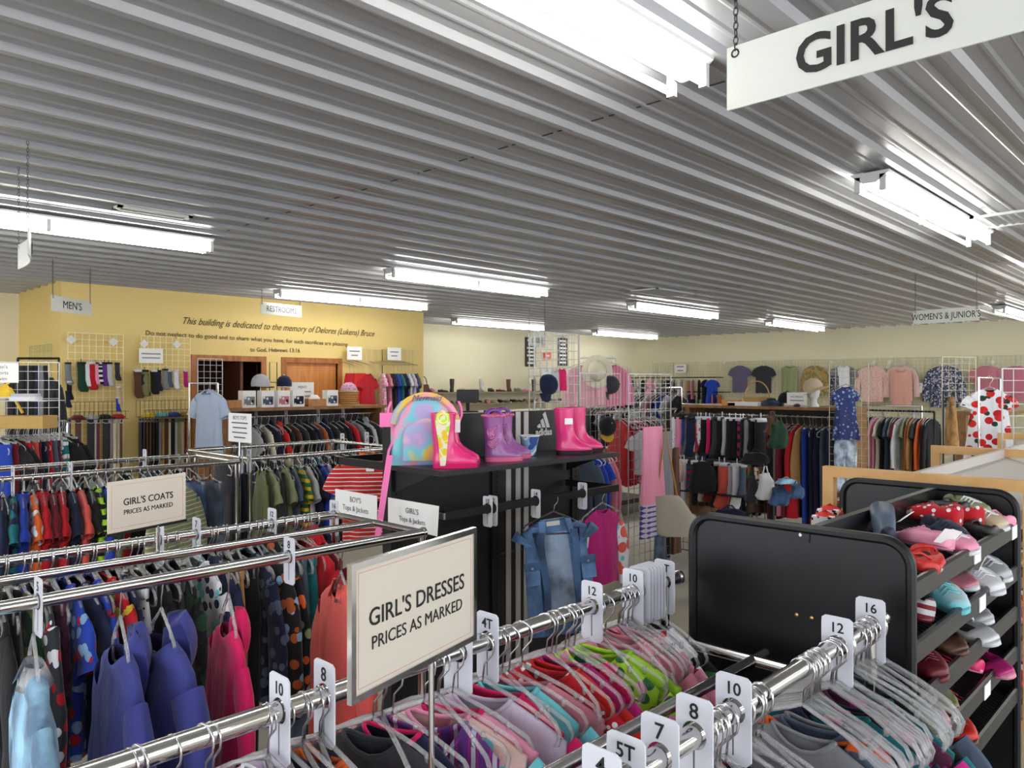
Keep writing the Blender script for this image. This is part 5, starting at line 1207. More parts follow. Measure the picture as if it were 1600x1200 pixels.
WALLTOPS = [(1156, 'tee', 'thistle/slate/thistle', 'plaid', 1.0, 0, 'purple and grey tee high on the right wall grid'), (1193, 'tee', 'charcoal', 'plain', 1.0, 0, 'charcoal tee with a round white print on the right wall grid'),
  (1234, 'tank', 'sage', 'plain', 1.1, 0, 'pale olive ruffled top on the right wall grid'), (1273, 'blouse', 'olive/tan/sage', 'camo', 1.05, 0, 'tan camouflage long-sleeve top on the right wall grid'), (1318, 'tee', 'grey', 'plain', 1.15, 0, 'grey tee with a white panel behind the navy scarves'),
  (1362, 'blouse', 'blush/rose', 'dots', 1.2, 0, 'pale peach cardigan with a flowered front on the right wall grid'), (1408, 'blouse', 'blush', 'plain', 1.15, 0, 'coral lace top over a blush blouse on the right wall grid'),
  (1475, 'blouse', 'slate/navy/lilac', 'floral', 1.3, 0, 'navy patterned kimono over a grey top on the right wall grid'), (1541, 'tee', 'rose', 'plain', 1.05, 0, 'rose lace tee on the right wall grid behind the floral dress'), (1588, 'tee', 'rose', 'plain', 1.05, 0, 'second rose lace tee at the right edge of the wall grid')]
for i, (u, kind, col, pat, s, dz, lab) in enumerate(WALLTOPS):
    p = pX(u, 570, XR - .12); garment(kind + '-adult', col, pat, (p[0], p[1], p[2] + dz - .02), PI, lab, 'tops hung on the right wall', s, i % 4)
    hang_hanger(p[0] + .0, p[1], p[2] + .08 + dz, PI, 'adult', clipw('white hanger holding the ' + lab), 'hangers on the right wall', WHITEP)
p = pX(1408, 585, XR - .2); garment('tank-adult', 'peach', 'plain', (p[0], p[1], p[2] + .1), PI, 'coral lace vest laid over the blush blouse', None, 1.2)
p = pX(1318, 574, XR - .2); garment('tank-adult', 'white', 'plain', (p[0], p[1], p[2] + .04), PI, 'small white top over the grey tee', None, .8)
for u, v, l in ((1063, 576, '~60'), (1428, 606, '~70')):
    card('white card clipped to the right wall grid %s' % ('left of the purple tee' if u < 1100 else 'below the coral top'), [l, '~50'], u, v, X=XR - .1, w_=.34, h_=.2, size=.08)
for u in (1132, 1300, 1365, 1390, 1470, 1495, 1503, 1551):
    p = pX(u, 566, XR - .05); o = MB().prism([(.0, .05), (.05, 0), (0, -.05), (-.05, 0)], -.006, .006, 0).build('wall_bracket', M('bracket_white', (226, 226, 220), .4)); o.location = p; tag(o, 'white diamond bracket holding the grid on the right wall', 'bracket', 'diamond grid brackets')
# rails along the right wall, far left part: lingerie and small clothes on black bars
def bar(label, a, b, r=.014, mat=None, legs=False, name='clothes_rail', brackets=True):
    c = ((a[0] + b[0]) / 2, (a[1] + b[1]) / 2, 0 if legs else (a[2] + b[2]) / 2); t = T(name, label, 'clothes rail', c)
    mb = MB(c); mb.tube([a, b], r, 8); mb.build('rail', mat or BLACKM, t, True)
    for e in (a, b):
        mb = MB(c)
        if legs: mb.tube([e, (e[0], e[1], 0)], r, 8); mb.build('leg', mat or BLACKM, t, True)
        elif brackets:
            q = (XR - .04, e[1], e[2]) if e[0] > 15 else (e[0], YB - .04, e[2]); mb.tube([e, q], .01, 6); mb.build('bracket', mat or BLACKM, t, True)
    return t
WX = XR - .4
for j, (u0, u1, v, its) in enumerate(((985, 1118, 590, 'black:tank-adult white:tank-adult black:tank-adult pink:tank-adult white:tank-adult grey:tank-adult black:tank-adult navy:tank-adult white:tank-adult beige:tank-adult rose:tank-adult black:tank-adult navy:nightgown-adult royal:nightgown-adult'),
    (985, 1130, 612, 'white:tank-adult pink:tank-adult rose:nightgown-adult silver:tank-adult black:tank-adult blush:tank-adult pink:tank-adult white:tank-adult rust:tank-adult navy:tank-adult teal:tank-adult red:tank-adult rose:tank-adult rust:tank-adult'),)):
    a = pX(u0, v, WX); b = pX(u1, v, WX); z = (a[2] + b[2]) / 2; a = (WX, a[1], z); b = (WX, b[1], z)
    bar('%s black wall rail of small clothes in the far right corner' % ('upper', 'lower')[j], a, b)
    hang_row('on the %s far corner wall rail' % ('upper', 'lower')[j], 'on the %s corner rail' % ('upper', 'lower')[j], its, a[:2], b[:2], z, 'clothes on the %s corner rail' % ('upper', 'lower')[j], scale=.75, hk='adult', jit=.5, far=True)
def row_at(label, d0, d1, u0, u1, v, items, where, group, scale=1.2, legs=True, mat=None, jit=.1, z=None, empties=0, hk='adult', sz=1):
    a = pd(u0, v, d0); b = pd(u1, v, d1); zz = z or (a[2] + b[2]) / 2; a = (a[0], a[1], zz); b = (b[0], b[1], zz)
    t = bar(label, a, b, legs=legs, mat=mat, brackets=False)
    hang_row(where, where, items, a[:2], b[:2], zz, group, scale=scale, hk=hk, jit=jit, empties=empties, sz=sz, far=True); return t
row_at('chrome rack of small dark clothes left of the far corner', 11.6, 10.9, 962, 1065, 606, 'pink:tee red/white:tee:dots black:shirt maroon:tee navy:shirt grey:shirt black:tee white:tee rose:tee navy:shirt royal:dress white:tee lilac:tee black:tee', 'on the rack left of the corner', 'clothes on the corner rack', 1.3, mat=CHROME)
row_at('chrome rack of mixed tops behind the sock rack', 11.0, 10.4, 1040, 1150, 632, 'sage:shirt lilac:tee grey:shirt white:tee navy:shirt blush:tee black:shirt teal:tee charcoal:shirt beige:tee', 'on the rack behind the socks', 'clothes on the rack behind the socks', 1.3, mat=CHROME)
row_at('chrome rack of white hangers left of the grid tower', 9.9, 9.4, 905, 1000, 628, 'white:tee silver:tee black:shirt grey:tee navy:shirt white:tee black:shirt silver:tee', 'on the rack past the tower', 'clothes past the grid tower', 1.0, mat=CHROME, empties=14)
row_at('black rail of adult tops at the right below the wall tops', 11.1, 10.4, 1346, 1460, 642, 'black:tee-adult forest/black:shirt-adult:camo black:tee-adult rose:shirt-adult pink:tee-adult cream:tee-adult black:tee-adult slate:tee-adult grey:tee-adult maroon:tee-adult white:shirt-adult sage:tee-adult rust:shirt-adult tan:shirt-adult charcoal:tee-adult orange:shirt-adult black:shirt-adult black:shirt-adult', 'on the rail under the wall tops', 'clothes under the wall tops', 1.15, sz=.98, empties=4)
row_at('chrome rail above the right tops rack', 12.5, 12.1, 1345, 1440, 634, 'white:tee sage:tee beige:tee silver:tee', 'on the rail behind', 'clothes on the rail behind', .8, mat=CHROME, empties=8)
row_at('dark rail of blue and rose tops just beyond the black gondola', 4.9, 5.25, 893, 926, 690, 'slate:shirt royal:shirt royal:tee rose:shirt rose:shirt', 'on the rail beyond the gondola', 'clothes beyond the gondola', .92, z=1.36)
# things around the right oak unit
p = pX(1331, 0, UX - .05)
grid_thing('cream grid panel on the end of the right oak unit', [((UX - .12, p[1] - .2, .1), (0, 1), .42, 1.85)], CG)
garment('dress', 'dusk/sky/dusk', 'print', (UX - .22, p[1], 1.70), PI + .95, 'royal blue flowered long dress at the end of the right oak unit', None, .85, 1, sx=1.2)
hang_hanger(UX - .22, p[1], 1.79, PI + .3, 'kid', 'hanger holding the royal blue flowered dress', None)
garment('jeans-adult', 'pale', 'wash', (UX - .18, p[1] + .02, 1.14), PI + .95, 'pale blue jeans under the royal blue dress', None, .8, 1)
drape('navy tied scarves hanging on the wall grid left of the blue dress', 1296, 1312, 587, 634, 5.2, [cloth('navy/white', 'dots')], seed=8)
# tan jacket, floral dress, white grid at the right
p = pd(1486, 0, 7.2)
bar('short black arm holding the tan leather jacket', (p[0] - .25, p[1], 1.66), (p[0] + .1, p[1], 1.66), .008, legs=True)
garment('jacket', 'tan', 'wash', (p[0], p[1], 1.60), 1.9, 'tan leather jacket hanging side on at the right', None, 1.0, 2, sx=1.1)
hang_hanger(p[0], p[1], 1.66, 1.9, 'kid', 'hanger holding the tan leather jacket', None)
for u0, lab in ((1497, 'oak post of the far clothes unit right of the tan jacket'),):
    p = pd(u0 + 6, 0, 8.2); t = T('clothes_unit', lab, 'clothes unit', (p[0], p[1], 0)); MB().box(-.05, .05, -.05, .05, 0, 1.4).build('post', UO, t); MB().box(-.05, .9, -.4, .05, 1.4, 1.44).build('top', UO, t)
p = pd(1566, 0, 5.0)
grid_thing('white wire grid cut off by the right edge of the photo', [((p[0], p[1], .06), (.6, -.55), .61, 1.77)], WG)
grid_thing('white wire grid behind the tan leather jacket', [((pd(1472, 0, 8.8)[0], pd(1472, 0, 8.8)[1], .06), (.6, -.55), .4, 1.98)], CG)
p = pd(1546, 0, 5.6); fz = 1.69
garment('dress', 'white/red/scarlet/forest', 'bigfloral', (p[0], p[1], fz), facing(p[0], p[1]) + .3, 'white summer dress with large red roses hanging at the right', None, .92, 1, sz=.85)
hang_hanger(p[0], p[1], fz + .082, facing(p[0], p[1]) + .3, 'kid', 'clear hanger holding the rose print dress', None)
bar('thin rail holding the rose print dress', (p[0] - .3, p[1], fz + .082), (p[0] + .35, p[1], fz + .082), .007, mat=CHROME, legs=True)

# ================= back wall: shoe shelves, counter, boards =================
sh = T('wall_shelf', 'long shelf of shoes on the cream back wall', 'shelf', (11.3, YB - .2, 0)); 
for z in (1.57, 1.33): MB().box(-2.4, 2.1, -.2, .18, z - .025, z).build('shelf_board', M('shelf_beige', (150, 130, 104), .6), sh)
SC = 'black brown rose charcoal black beige tan silver black maroon brown grey pink black'.split()
for i in range(16):
    x = 9.15 + i * .27; c = SC[i % len(SC)]
    shoe(('flat', 'sneaker', 'boot')[(i * 5) % 3 if i not in (14,) else 2], c, (x, YB - .25, 1.572), random.uniform(-2.4, -.8), clipw('%s shoe on the upper back wall shelf, %s' % (c, 'left of the black monitor' if x < 10.1 else 'right of the black monitor')), 'shoes on the upper back wall shelf', 1.3, sole=c)
for i in range(18):
    x = 10.2 + i * .2; c = SC[(i * 3 + 1) % len(SC)]
    shoe(('flat', 'sneaker')[i % 2], c, (x, YB - .25, 1.332), random.uniform(-2.4, -.8), clipw('%s shoe on the lower back wall shelf' % c), 'shoes on the lower back wall shelf', 1.3, sole='beige')
hbg = pY(662, 610, YB - .25); t = T('handbag', 'dark handbag with a looped handle at the left of the shoe shelf', 'bag', (hbg[0] + .0, YB - .25, 1.572)); MB().loft([[(.13 * k * sgn(math.cos(q), .7), .05 * sgn(math.sin(q), .7), z) for q in [2 * PI * j / 16 for j in range(16)]] for z, k in ((0, 1), (.1, .95), (.15, .8))]).build('body', rubber('brown'), t, True); MB().tube([(.08 * math.cos(a), 0, .14 + .16 * math.sin(a)) for a in [PI * j / 12 for j in range(13)]], .009, 6).build('handle', rubber('brown'), t, True)
ct = T('counter', 'white counter in front of the shoe shelves', 'counter', (10.9, 10.2, 0)); MB().box(-1.6, 1.7, -.3, .3, 0, 1.2).build('cabinet', M('counter_white', (232, 230, 224), .5), ct); MB().box(-1.63, 1.73, -.33, .33, 1.2, 1.23).build('top', M('counter_top', (222, 218, 208), .4), ct)
for x in (-1.35, .35): MB().box(x, x + .5, -.34, -.3, 1.08, 1.2).box(x, x + .06, -.34, -.3, .6, 1.08).box(x + .44, x + .5, -.34, -.3, .6, 1.08).build('pine_frame', PINE, ct)
p = pY(731, 612, 10.2); t = T('monitor', 'black monitor seen from behind on the counter', 'monitor', (p[0], p[1], 1.23), YAW - PI / 2 + .15); MB().box(-.2, .2, -.02, .02, .16, .4).build('screen_back', M('monitor_black', (52, 54, 62), .5), t); MB().box(-.03, .03, .0, .04, .01, .2).box(-.1, .1, -.07, .07, 0, .012).build('stand', BLACKM, t)
MB().box(-.16, .16, -.3, .0, -.3 + .3, .0 + .02).build('stand_plate', BLACKM, t)
t = T('menu_board', 'left dark lettered board on the cream back wall', 'board', pY(829, 550, YB - .02), 0, None)
def board(t):
    MB().box(-.17, .17, -.012, .012, -.33, .33).build('panel', M('board_dark', (52, 44, 44), .6), t)
    for i, k_ in enumerate((.12, .09, .13, .1, .13, .08, .12)): MB().box(-k_, k_, -.015, -.012, .24 - i * .085, .28 - i * .085).build('printed_line', CARD, t)
    MB().tube([(-.06, -.01, .33), (0, -.01, .38), (.06, -.01, .33)], .006, 5).build('hanging_bow', rubber('maroon'), t)
board(t)
t = T('menu_board', 'right dark lettered board on the cream back wall', 'board', pY(879, 550, YB - .02)); board(t)
t = T('exit_light', 'small red lit sign on the back wall between the boards', 'sign', pY(855, 556, YB - .03)); MB().box(-.11, .11, -.02, .02, -.08, .08).build('case', M('sign_red', (236, 96, 80), .5), t); MB().box(-.06, .06, -.024, -.02, -.02, .02).build('panel', CARD, t)
hung_sign('white LINGERIE sign hanging behind the grid tower', 'LINGERIE', pd(826, 536, 9.4), pd(852, 536, 9.9), 2.35, 2.2, .085, two=False)
# pink pyjamas and mesh around the corner
for u, v, col, pat, lab in ((912, 570, 'blush/pink', 'vstripe', 'pale pink striped pyjama top left of the beige hat'), (955, 570, 'pink/rose', 'vstripe', 'pink striped pyjama top right of the beige hat')):
    p = pd(u, v, 9.4); garment('blouse', col, pat, p, facing(*p[:2]), lab, None, 1.1)
    hang_hanger(p[0], p[1], p[2] + .09, facing(*p[:2]), 'adult', clipw('hanger holding the ' + lab), None)
a_ = pd(905, 560, 9.45); b_ = pd(962, 560, 9.45); bar('white bar carrying the pink pyjama tops', (a_[0], a_[1], 2.05), (b_[0], b_[1], 2.05), .01, mat=WHITEP, legs=True)
p = pd(933, 575, 9.0); cap((p[0], p[1], 1.88), facing(*p[:2]), 'cream', 'wide cream sun hat between the pink pyjama tops', None, 1.3, wide=True, tilt=1.4)

# ================= restroom wall: grids, socks, baskets, belts =================
YW = 9.93
def wall_grid(x, ztop, h_, label, mat=CG, w_=.61, Y=YW):
    return grid_thing(label, [((x, Y, ztop - h_), (1, 0), w_, h_)], mat, r=.0036)
YG = M('grid_yellow', (246, 236, 190), .5)
wall_grid(2.84, 2.33, 1.9, 'yellow painted wire grid nearest the corner of the yellow wall', YG)
wall_grid(3.66, 2.33, 1.9, 'yellow painted wire grid left of the dark doorway', YG)
for u, v in ((111, 531), (177, 534), (225, 537), (276, 538)):
    p = pY(u, v, YW - .02); o = MB().prism([(.0, .055), (.055, 0), (0, -.055), (-.055, 0)], -.006, .006, 1).build('wall_bracket', M('bracket_white', (226, 226, 220), .4)); o.location = p; tag(o, 'white diamond bracket on a yellow wall grid', 'bracket', 'diamond grid brackets')
card('white card clipped high on the grid left of the doorway', ['~80', '~75'], 236, 556, Y=YW - .05, w_=.29, h_=.18, size=.04)
SK = [(107, 'grey', 9, 590), (120, 'forest', 0, 585), (0, 0, 0, 0)]
def hs(u, v, col, s, lab, pat='plain', rz=0):
    p = pY(u, v, YW - .08); sock(p, rz, col, lab, 'socks on the yellow wall grids', s, pat)
for u, v, col, s, pat in ((106, 568, 'grey', 1.2, 'plain'), (108, 597, 'black', 1.0, 'plain'), (127, 568, 'forest', 1.6, 'plain'), (136, 568, 'white', 1.3, 'plain'), (143, 568, 'red', 1.5, 'plain'), (150, 568, 'pink', 1.2, 'plain'), (156, 568, 'black/white', 1.2, 'stripe'), (163, 568, 'purple', 1.3, 'plain'), (170, 568, 'silver', 1.3, 'plain'), (183, 568, 'charcoal', 1.0, 'plain'), (185, 605, 'beige', 1.0, 'plain'), (106, 612, 'navy', .9, 'plain'), (184, 622, 'royal', .8, 'plain')):
    hs(u, v, col, s, '%s sock hanging on the corner grid at height %s' % (col.split('/')[0], 'of the top row' if v < 590 else 'below the top row'), pat)
for u, v, col, s, pat in ((215, 580, 'brown', 1.6, 'plain'), (226, 580, 'olive/charcoal', 1.5, 'camo'), (240, 580, 'black', 1.4, 'plain'), (247, 580, 'navy', 1.2, 'plain'), (258, 578, 'grey', 1.2, 'plain'), (265, 580, 'slate', 1.0, 'plain'), (275, 580, 'white', 1.1, 'plain'), (290, 580, 'magenta', 1.0, 'plain')):
    hs(u, v, col, s, '%s sock on the grid beside the doorway' % col.split('/')[0], pat)
def wire_basket(u0, u1, v, label, items):
    a = pY(u0, v, YW - .1); b = pY(u1, v, YW - .1); z = (a[2] + b[2]) / 2; w_ = b[0] - a[0]
    t = T('wire_basket', label, 'basket', ((a[0] + b[0]) / 2, YW - .18, z - .1)); mb = MB()
    for i in range(int(w_ / .05) + 1): x = -w_ / 2 + i * .05; mb.tube([(x, .15, .2), (x, .15, 0), (x, -.15, 0), (x, -.15, .09)], .003, 4)
    for yy, zz in ((-.15, .09), (-.15, 0), (.15, 0), (.15, .2), (0, 0), (-.08, 0), (.08, 0)): mb.tube([(-w_ / 2, yy, zz), (w_ / 2, yy, zz)], .003, 4)
    mb.build('basket', M('wire_bronze', (70, 56, 40), .5, .3), t)
    for i, (c, lab) in enumerate(items):
        o = T('folded_gloves', lab, 'gloves', ((a[0] + b[0]) / 2 - w_ / 2 + w_ * (i + .5) / len(items), YW - .2, z - .095))
        MB().loft([[(w_ / len(items) * .52 * k * math.cos(q), .11 * k * math.sin(q) , zz) for q in [2 * PI * j / 14 for j in range(14)]] for zz, k in ((0, .9), (.02, 1), (.03, .7))]).build('glove', cloth(c), o, True)
        MB().loft([[(w_ / len(items) * .3 * k * math.cos(q), .1 * k * math.sin(q), zz) for q in [2 * PI * j / 12 for j in range(12)]] for zz, k in ((.026, 1.2), (.04, 1.1), (.05, .6))]).build('upper_glove', cloth(c), o, True)
wire_basket(106, 190, 641, 'bronze wire basket on the corner grid above the belts', [('maroon', 'maroon gloves in the corner grid basket'), ('silver', 'silver gloves in the corner grid basket'), ('black', 'black gloves in the corner grid basket'), ('red', 'red gloves in the corner grid basket')])
wire_basket(216, 296, 638, 'bronze wire basket on the grid beside the doorway', [('yellow', 'yellow gloves in the basket beside the doorway'), ('turquoise', 'turquoise gloves in the basket beside the doorway'), ('royal', 'royal blue gloves in the basket beside the doorway'), ('mustard', 'mustard gloves in the basket beside the doorway')])
def belt(u, v, col, w_, L, label, group, buckle=True):
    p = pY(u, v, YW - .1); t = T('belt', label, 'belt', p, 0, group); m = rubber(col)
    MB().box(-w_, w_, -.004, .004, -L, 0).build('strap', m, t)
    MB().tube([(w_ * 1.25 * math.cos(q), -.008, -.01 + .03 * math.sin(q)) for q in [2 * PI * j / 12 for j in range(12)]], .005, 6, close=True).build('buckle', STEEL, t, True)
for i, (u, c, w_, L) in enumerate(((106, 'navy', .03, 1.0), (122, 'brown', .032, .9), (142, 'black', .04, 1.05), (149, 'silver', .012, .8), (153, 'maroon', .018, .85), (166, 'black', .04, .9), (173, 'grey', .02, .9), (179, 'cream', .016, .95), (185, 'beige', .014, .9), (189, 'brown', .014, .9))):
    belt(u, 656, c, w_, L, '%s belt hanging below the corner grid basket' % c, 'belts on the corner grid')
for i, (u, c) in enumerate(zip(range(220, 294, 5), 'charcoal charcoal brown brown black black grey tan brown cream black silver sage beige maroon'.split())):
    belt(u, 654, c, .026 if c in ('charcoal', 'brown', 'black') else .014, .95, '%s belt in the row beside the doorway' % c, 'belts beside the doorway')
# grid to the right of the second door with hung clothes
QG = grid_thing('chrome grid with slanted arms right of the oak restroom door', [((6.7, YW - .02, .35), (1, 0), .61, 1.93), ((7.31, YW - .02, .35), (1, 0), .61, 1.93)], CG)
for u, v, l in ((554, 552, '~70'), (616, 553, '~60')):
    card('white card clipped to the grid, %s one above the hung clothes' % ('left' if u < 600 else 'right'), [l, '~45'], u, v, Y=YW - .08, w_=.27, h_=.2, size=.05)
for i, (u, c, kind, pat) in enumerate(((549, 'red', 'skirt', 'plain'), (562, 'scarlet', 'skirt', 'plain'), (575, 'red', 'dress', 'plain'), (598, 'pink/white', 'dress', 'floral'), (606, 'rose', 'dress', 'plain'), (613, 'black', 'dress', 'plain'), (619, 'royal', 'dress', 'plain'), (626, 'teal', 'dress', 'plain'), (632, 'navy', 'dress', 'plain'), (638, 'white', 'dress', 'plain'), (644, 'lilac', 'dress', 'plain'), (650, 'slate', 'dress', 'plain'))):
    p = pY(u, 582, YW - .35); lab = '%s %s hanging on the arms right of the oak door' % (c.split('/')[0], kind)
    garment(kind, c, pat, (p[0], p[1], p[2] - .02), -PI / 2 + (.3 if i < 3 else 1.2), lab, 'clothes on the slanted arms', 1.25, i % 4)
    arm = MB().tube([(0, .33, .09), (0, -.05, .02)], .006, 6).build('display_arm', STEEL, QG); arm.location = (p[0] - QG.location.x, p[1] - QG.location.y, p[2] + .09)
# grid standing in the dark doorway and the pale blue shirt
grid_thing('white wire grid standing in front of the dark doorway', [((pd(309, 0, 9.0)[0], pd(309, 0, 9.0)[1], .05), (.8, .1), .32, 1.98)], WG)
p = pd(326, 0, 7.9)
garment('polo-adult', 'pale', 'plain', (p[0], p[1], 1.66), facing(p[0], p[1]) - .95, 'pale blue short-sleeve shirt hanging in front of the dark doorway', None, 1.1, 2, sx=1.5)
hang_hanger(p[0], p[1], 1.74, facing(p[0], p[1]) - .9, 'adult', 'white hanger holding the pale blue shirt', None, WHITEP)
bar('chrome arm holding the pale blue shirt', (p[0] - .2, p[1], 1.74), (p[0] + .1, p[1], 1.74), .007, mat=CHROME, legs=True)
# ---- goods on the left oak unit
def utop(u, z=1.452, Y=8.5): return (pY(u, 0, Y)[0], Y, z)
for u, pat, lab in ((386, 'grey', 'first'), (415, 'slate', 'second'), (440, 'rose', 'third'), (463, 'navy', 'fourth'), (516, 'slate', 'fifth')):
    x, y, z = utop(u); t = T('product_box', 'white and %s photo printed product box, %s from the left on the oak unit' % (pat, lab), 'box', (x, y, z), .1)
    MB().box(-.085, .085, -.05, .05, 0, .2).build('carton', CARD, t); MB().box(-.07, .07, -.053, -.05, .03, .13).build('picture', cloth(pat + '/black/white', 'print'), t)
for u, w_, lab in ((365, .1, 'small wooden crate at the left end of the oak unit'), (491, .13, 'light wooden crate right of the product boxes')):
    x, y, z = utop(u, Y=8.55); t = T('wooden_crate', lab, 'crate', (x, y, z)); PW = wood('crate_wood', (170, 112, 62), (192, 134, 82), 4, (3, 3, 3))
    MB().box(-w_, w_, -.08, -.07, 0, .09).box(-w_, w_, .07, .08, 0, .09).box(-w_, -w_ + .01, -.07, .07, 0, .09).box(w_ - .01, w_, -.07, .07, 0, .09).build('side', PW, t); MB().box(-w_, w_, -.07, .07, 0, .01).build('bottom', PW, t)
    if u == 491: MB().loft([[(.08 * k * math.cos(q), .05 * k * math.sin(q), zz) for q in [2 * PI * j / 14 for j in range(14)]] for zz, k in ((.02, .9), (.1, 1), (.14, .5))]).build('tissue', CARD, t, True)
x, y, z = utop(545, Y=8.6); bkt = basket((x, y, z), 'wicker basket with a pink plaid cloth at the right end of the oak unit', .15, .17, False)
MB().loft([[(.1 * k * math.cos(q), .14 * k * math.sin(q), zz) for q in [2 * PI * j / 18 for j in range(18)]] for zz, k in ((.14, .9), (.2, 1), (.26, .8), (.3, .3))]).build('plaid_cloth', cloth('pink/lilac/rose', 'plaid'), bkt, True)
card("white MEN'S card standing behind the boxes on the oak unit", ["MEN'S", '~75', '~70'], 472, 612, Y=8.72, w_=.34, h_=.24, size=.045)
x, y, z = utop(407, Y=8.7)
def stand(u, Y, h, lab):
    x, y, z = utop(u, Y=Y); t = T('cap_stand', lab, 'stand', (x, y, z)); MB().tube([(0, 0, 0), (0, 0, h)], .006, 6).build('post', STEEL, t); MB().box(-.06, .06, -.06, .06, 0, .01).build('foot', STEEL, t)
stand(407, 8.75, .28, 'wire stand carrying the white cap'); stand(443, 8.75, .28, 'wire stand carrying the navy and white cap')
x, y, z = utop(407, Y=8.72); cap((x, y, 1.70), -PI / 2 + .3, 'silver', 'white cap with a dark band on the left cap stand', None, 1.25, 'charcoal')
x, y, z = utop(444, Y=8.72); cap((x, y, 1.70), -PI / 2 - .5, 'navy', 'navy and white cap on the right cap stand', None, 1.15, 'white')
x, y, z = utop(427, Y=8.85); t = T('cap_stand', 'small bronze wire frame standing between the two caps', 'stand', (x, y, z)); MB().tube([(-.05, 0, 0), (-.05, 0, .55), (.05, 0, .55), (.05, 0, 0)], .006, 6).tube([(-.08, 0, .3), (.08, 0, .3)], .005, 5).build('frame', M('wire_bronze', (70, 56, 40), .5, .3), t); MB().box(-.09, .09, -.05, .05, 0, .01).build('foot', M('wire_bronze', (70, 56, 40), .5, .3), t)

# ================= far left =================
a = pd(-40, 0, 6.25); b = pd(68, 0, 6.4)
grid_thing('white wire grid at the left edge with a card and yellow toys', [((a[0], a[1], .1), (b[0] - a[0], b[1] - a[1]), .61, 1.81)], WG)
p0 = pd(-25, 0, 6.2); p1 = pd(29, 0, 6.25)
paper("white card reading Men's Shorts clipped at the left edge", ["Men's", 'Shorts', 'Swim'], p0, p1, 1.9, 1.74, .04)
def toy(label, u, v, d, parts, cat='toy'):
    p = pd(u, v, d); t = T('toy_helmet' if 'helmet' in label else 'plastic_strap', label, cat, p, YAW - PI / 2)
    for nm, m, mb in parts: mb.build(nm, m, t, True)
YP = M('yellow_plastic', (226, 186, 40), .4)
toy('yellow plastic helmet-shaped toy hanging on the left edge grid', 5, 614, 6.15, [('shell', YP, MB().loft([[(.09 * k * math.cos(q), .06 * k * math.sin(q), z) for q in [2 * PI * j / 16 for j in range(16)]] for z, k in ((-.04, 1), (0, .95), (.04, .7), (.06, .2))])), ('trim', WHITEP, MB().tube([(.09 * math.cos(q), .06 * math.sin(q), -.04) for q in [2 * PI * j / 16 for j in range(16)]], .008, 6, close=True))])
toy('yellow strap slanting down the left edge grid', 24, 622, 6.15, [('strap', YP, MB().tube([(-.07, 0, .1), (.06, 0, -.12)], .012, 6)), ('hook', YP, MB().tube([(-.09, 0, .1), (-.05, 0, .12)], .008, 6))])
wsh = T('folded_shirts', 'folded white shirts on the wire shelf at the left edge', 'shirt', pd(40, 622, 6.1), YAW - PI / 2)
MB().loft([[(.11 * sgn(math.cos(q), .6), .08 * sgn(math.sin(q), .6), z) for q in [2 * PI * j / 16 for j in range(16)]] for z in (-.02, 0, .012)]).build('lower_shirt', cloth('white'), wsh, True); MB().loft([[(.1 * sgn(math.cos(q), .6), .07 * sgn(math.sin(q), .6), z) for q in [2 * PI * j / 16 for j in range(16)]] for z in (.013, .03, .035)]).build('upper_shirt', cloth('silver'), wsh, True)
shf = T('wire_shelf', 'wire shelf carrying white shirts on the left edge grid', 'shelf', pd(20, 626, 6.15), YAW - PI / 2); m_ = MB(); [m_.tube([(x, -.15, 0), (x, .1, 0)], .003, 4) for x in [-.35 + i * .05 for i in range(15)]]; [m_.tube([(-.36, y_, 0), (.36, y_, 0)], .004, 4) for y_ in (-.15, .1)]; m_.build('wires', WG, shf)
MB().box(-.38, .3, -.1, .1, -.22, -.12).build('basket', M('wicker', (196, 158, 92), .7), shf)
garment('jacket-adult', 'charcoal', 'plain', pd(78, 592, 7.6), PI + .2, 'long charcoal jacket hanging before the yellow corner', None, .95, 1, sz=1.2)
bar('dark rail with the charcoal jacket before the yellow corner', pd(28, 560, 7.4), pd(92, 560, 7.9), .012, legs=True)
for i in range(6):
    p = pd(24 + i * 7, 572, 7.3); garment('jeans-adult' if i % 2 else 'trousers-adult', ('black', 'charcoal', 'black', 'navy', 'grey', 'black')[i], 'plain', p, PI + .3, 'dark trousers hanging behind the left edge grid', 'dark trousers behind the left grid', .9, i % 4)
hang_row('on the far left rail of shorts', 'on the far left rail', 'royal:shorts maroon:shorts black:tee black:tee red:shorts coral:shorts maroon:shorts navy:shorts red:shorts slate:shorts plum:shorts teal/white/coral:shorts:floral teal/white:shorts:floral black:tee black:shorts black:tee', pd(-15, 0, 6.0)[:2], pd(104, 0, 6.7)[:2], 1.40, 'clothes on the far left rail', scale=1.45, empties=8, face=0, far=True)
a = pd(-20, 0, 6.0); b = pd(106, 0, 6.75); bar('chrome rail of shorts at the far left', (a[0], a[1], 1.40), (b[0], b[1], 1.40), .013, mat=CHROME, legs=True)
grid_thing('greenish wire grid on the side face of the yellow corner', [((bx0 - .06, 10.15, 1.2), (0, 1), .9, 1.0)], M('grid_green', (170, 180, 140), .5))

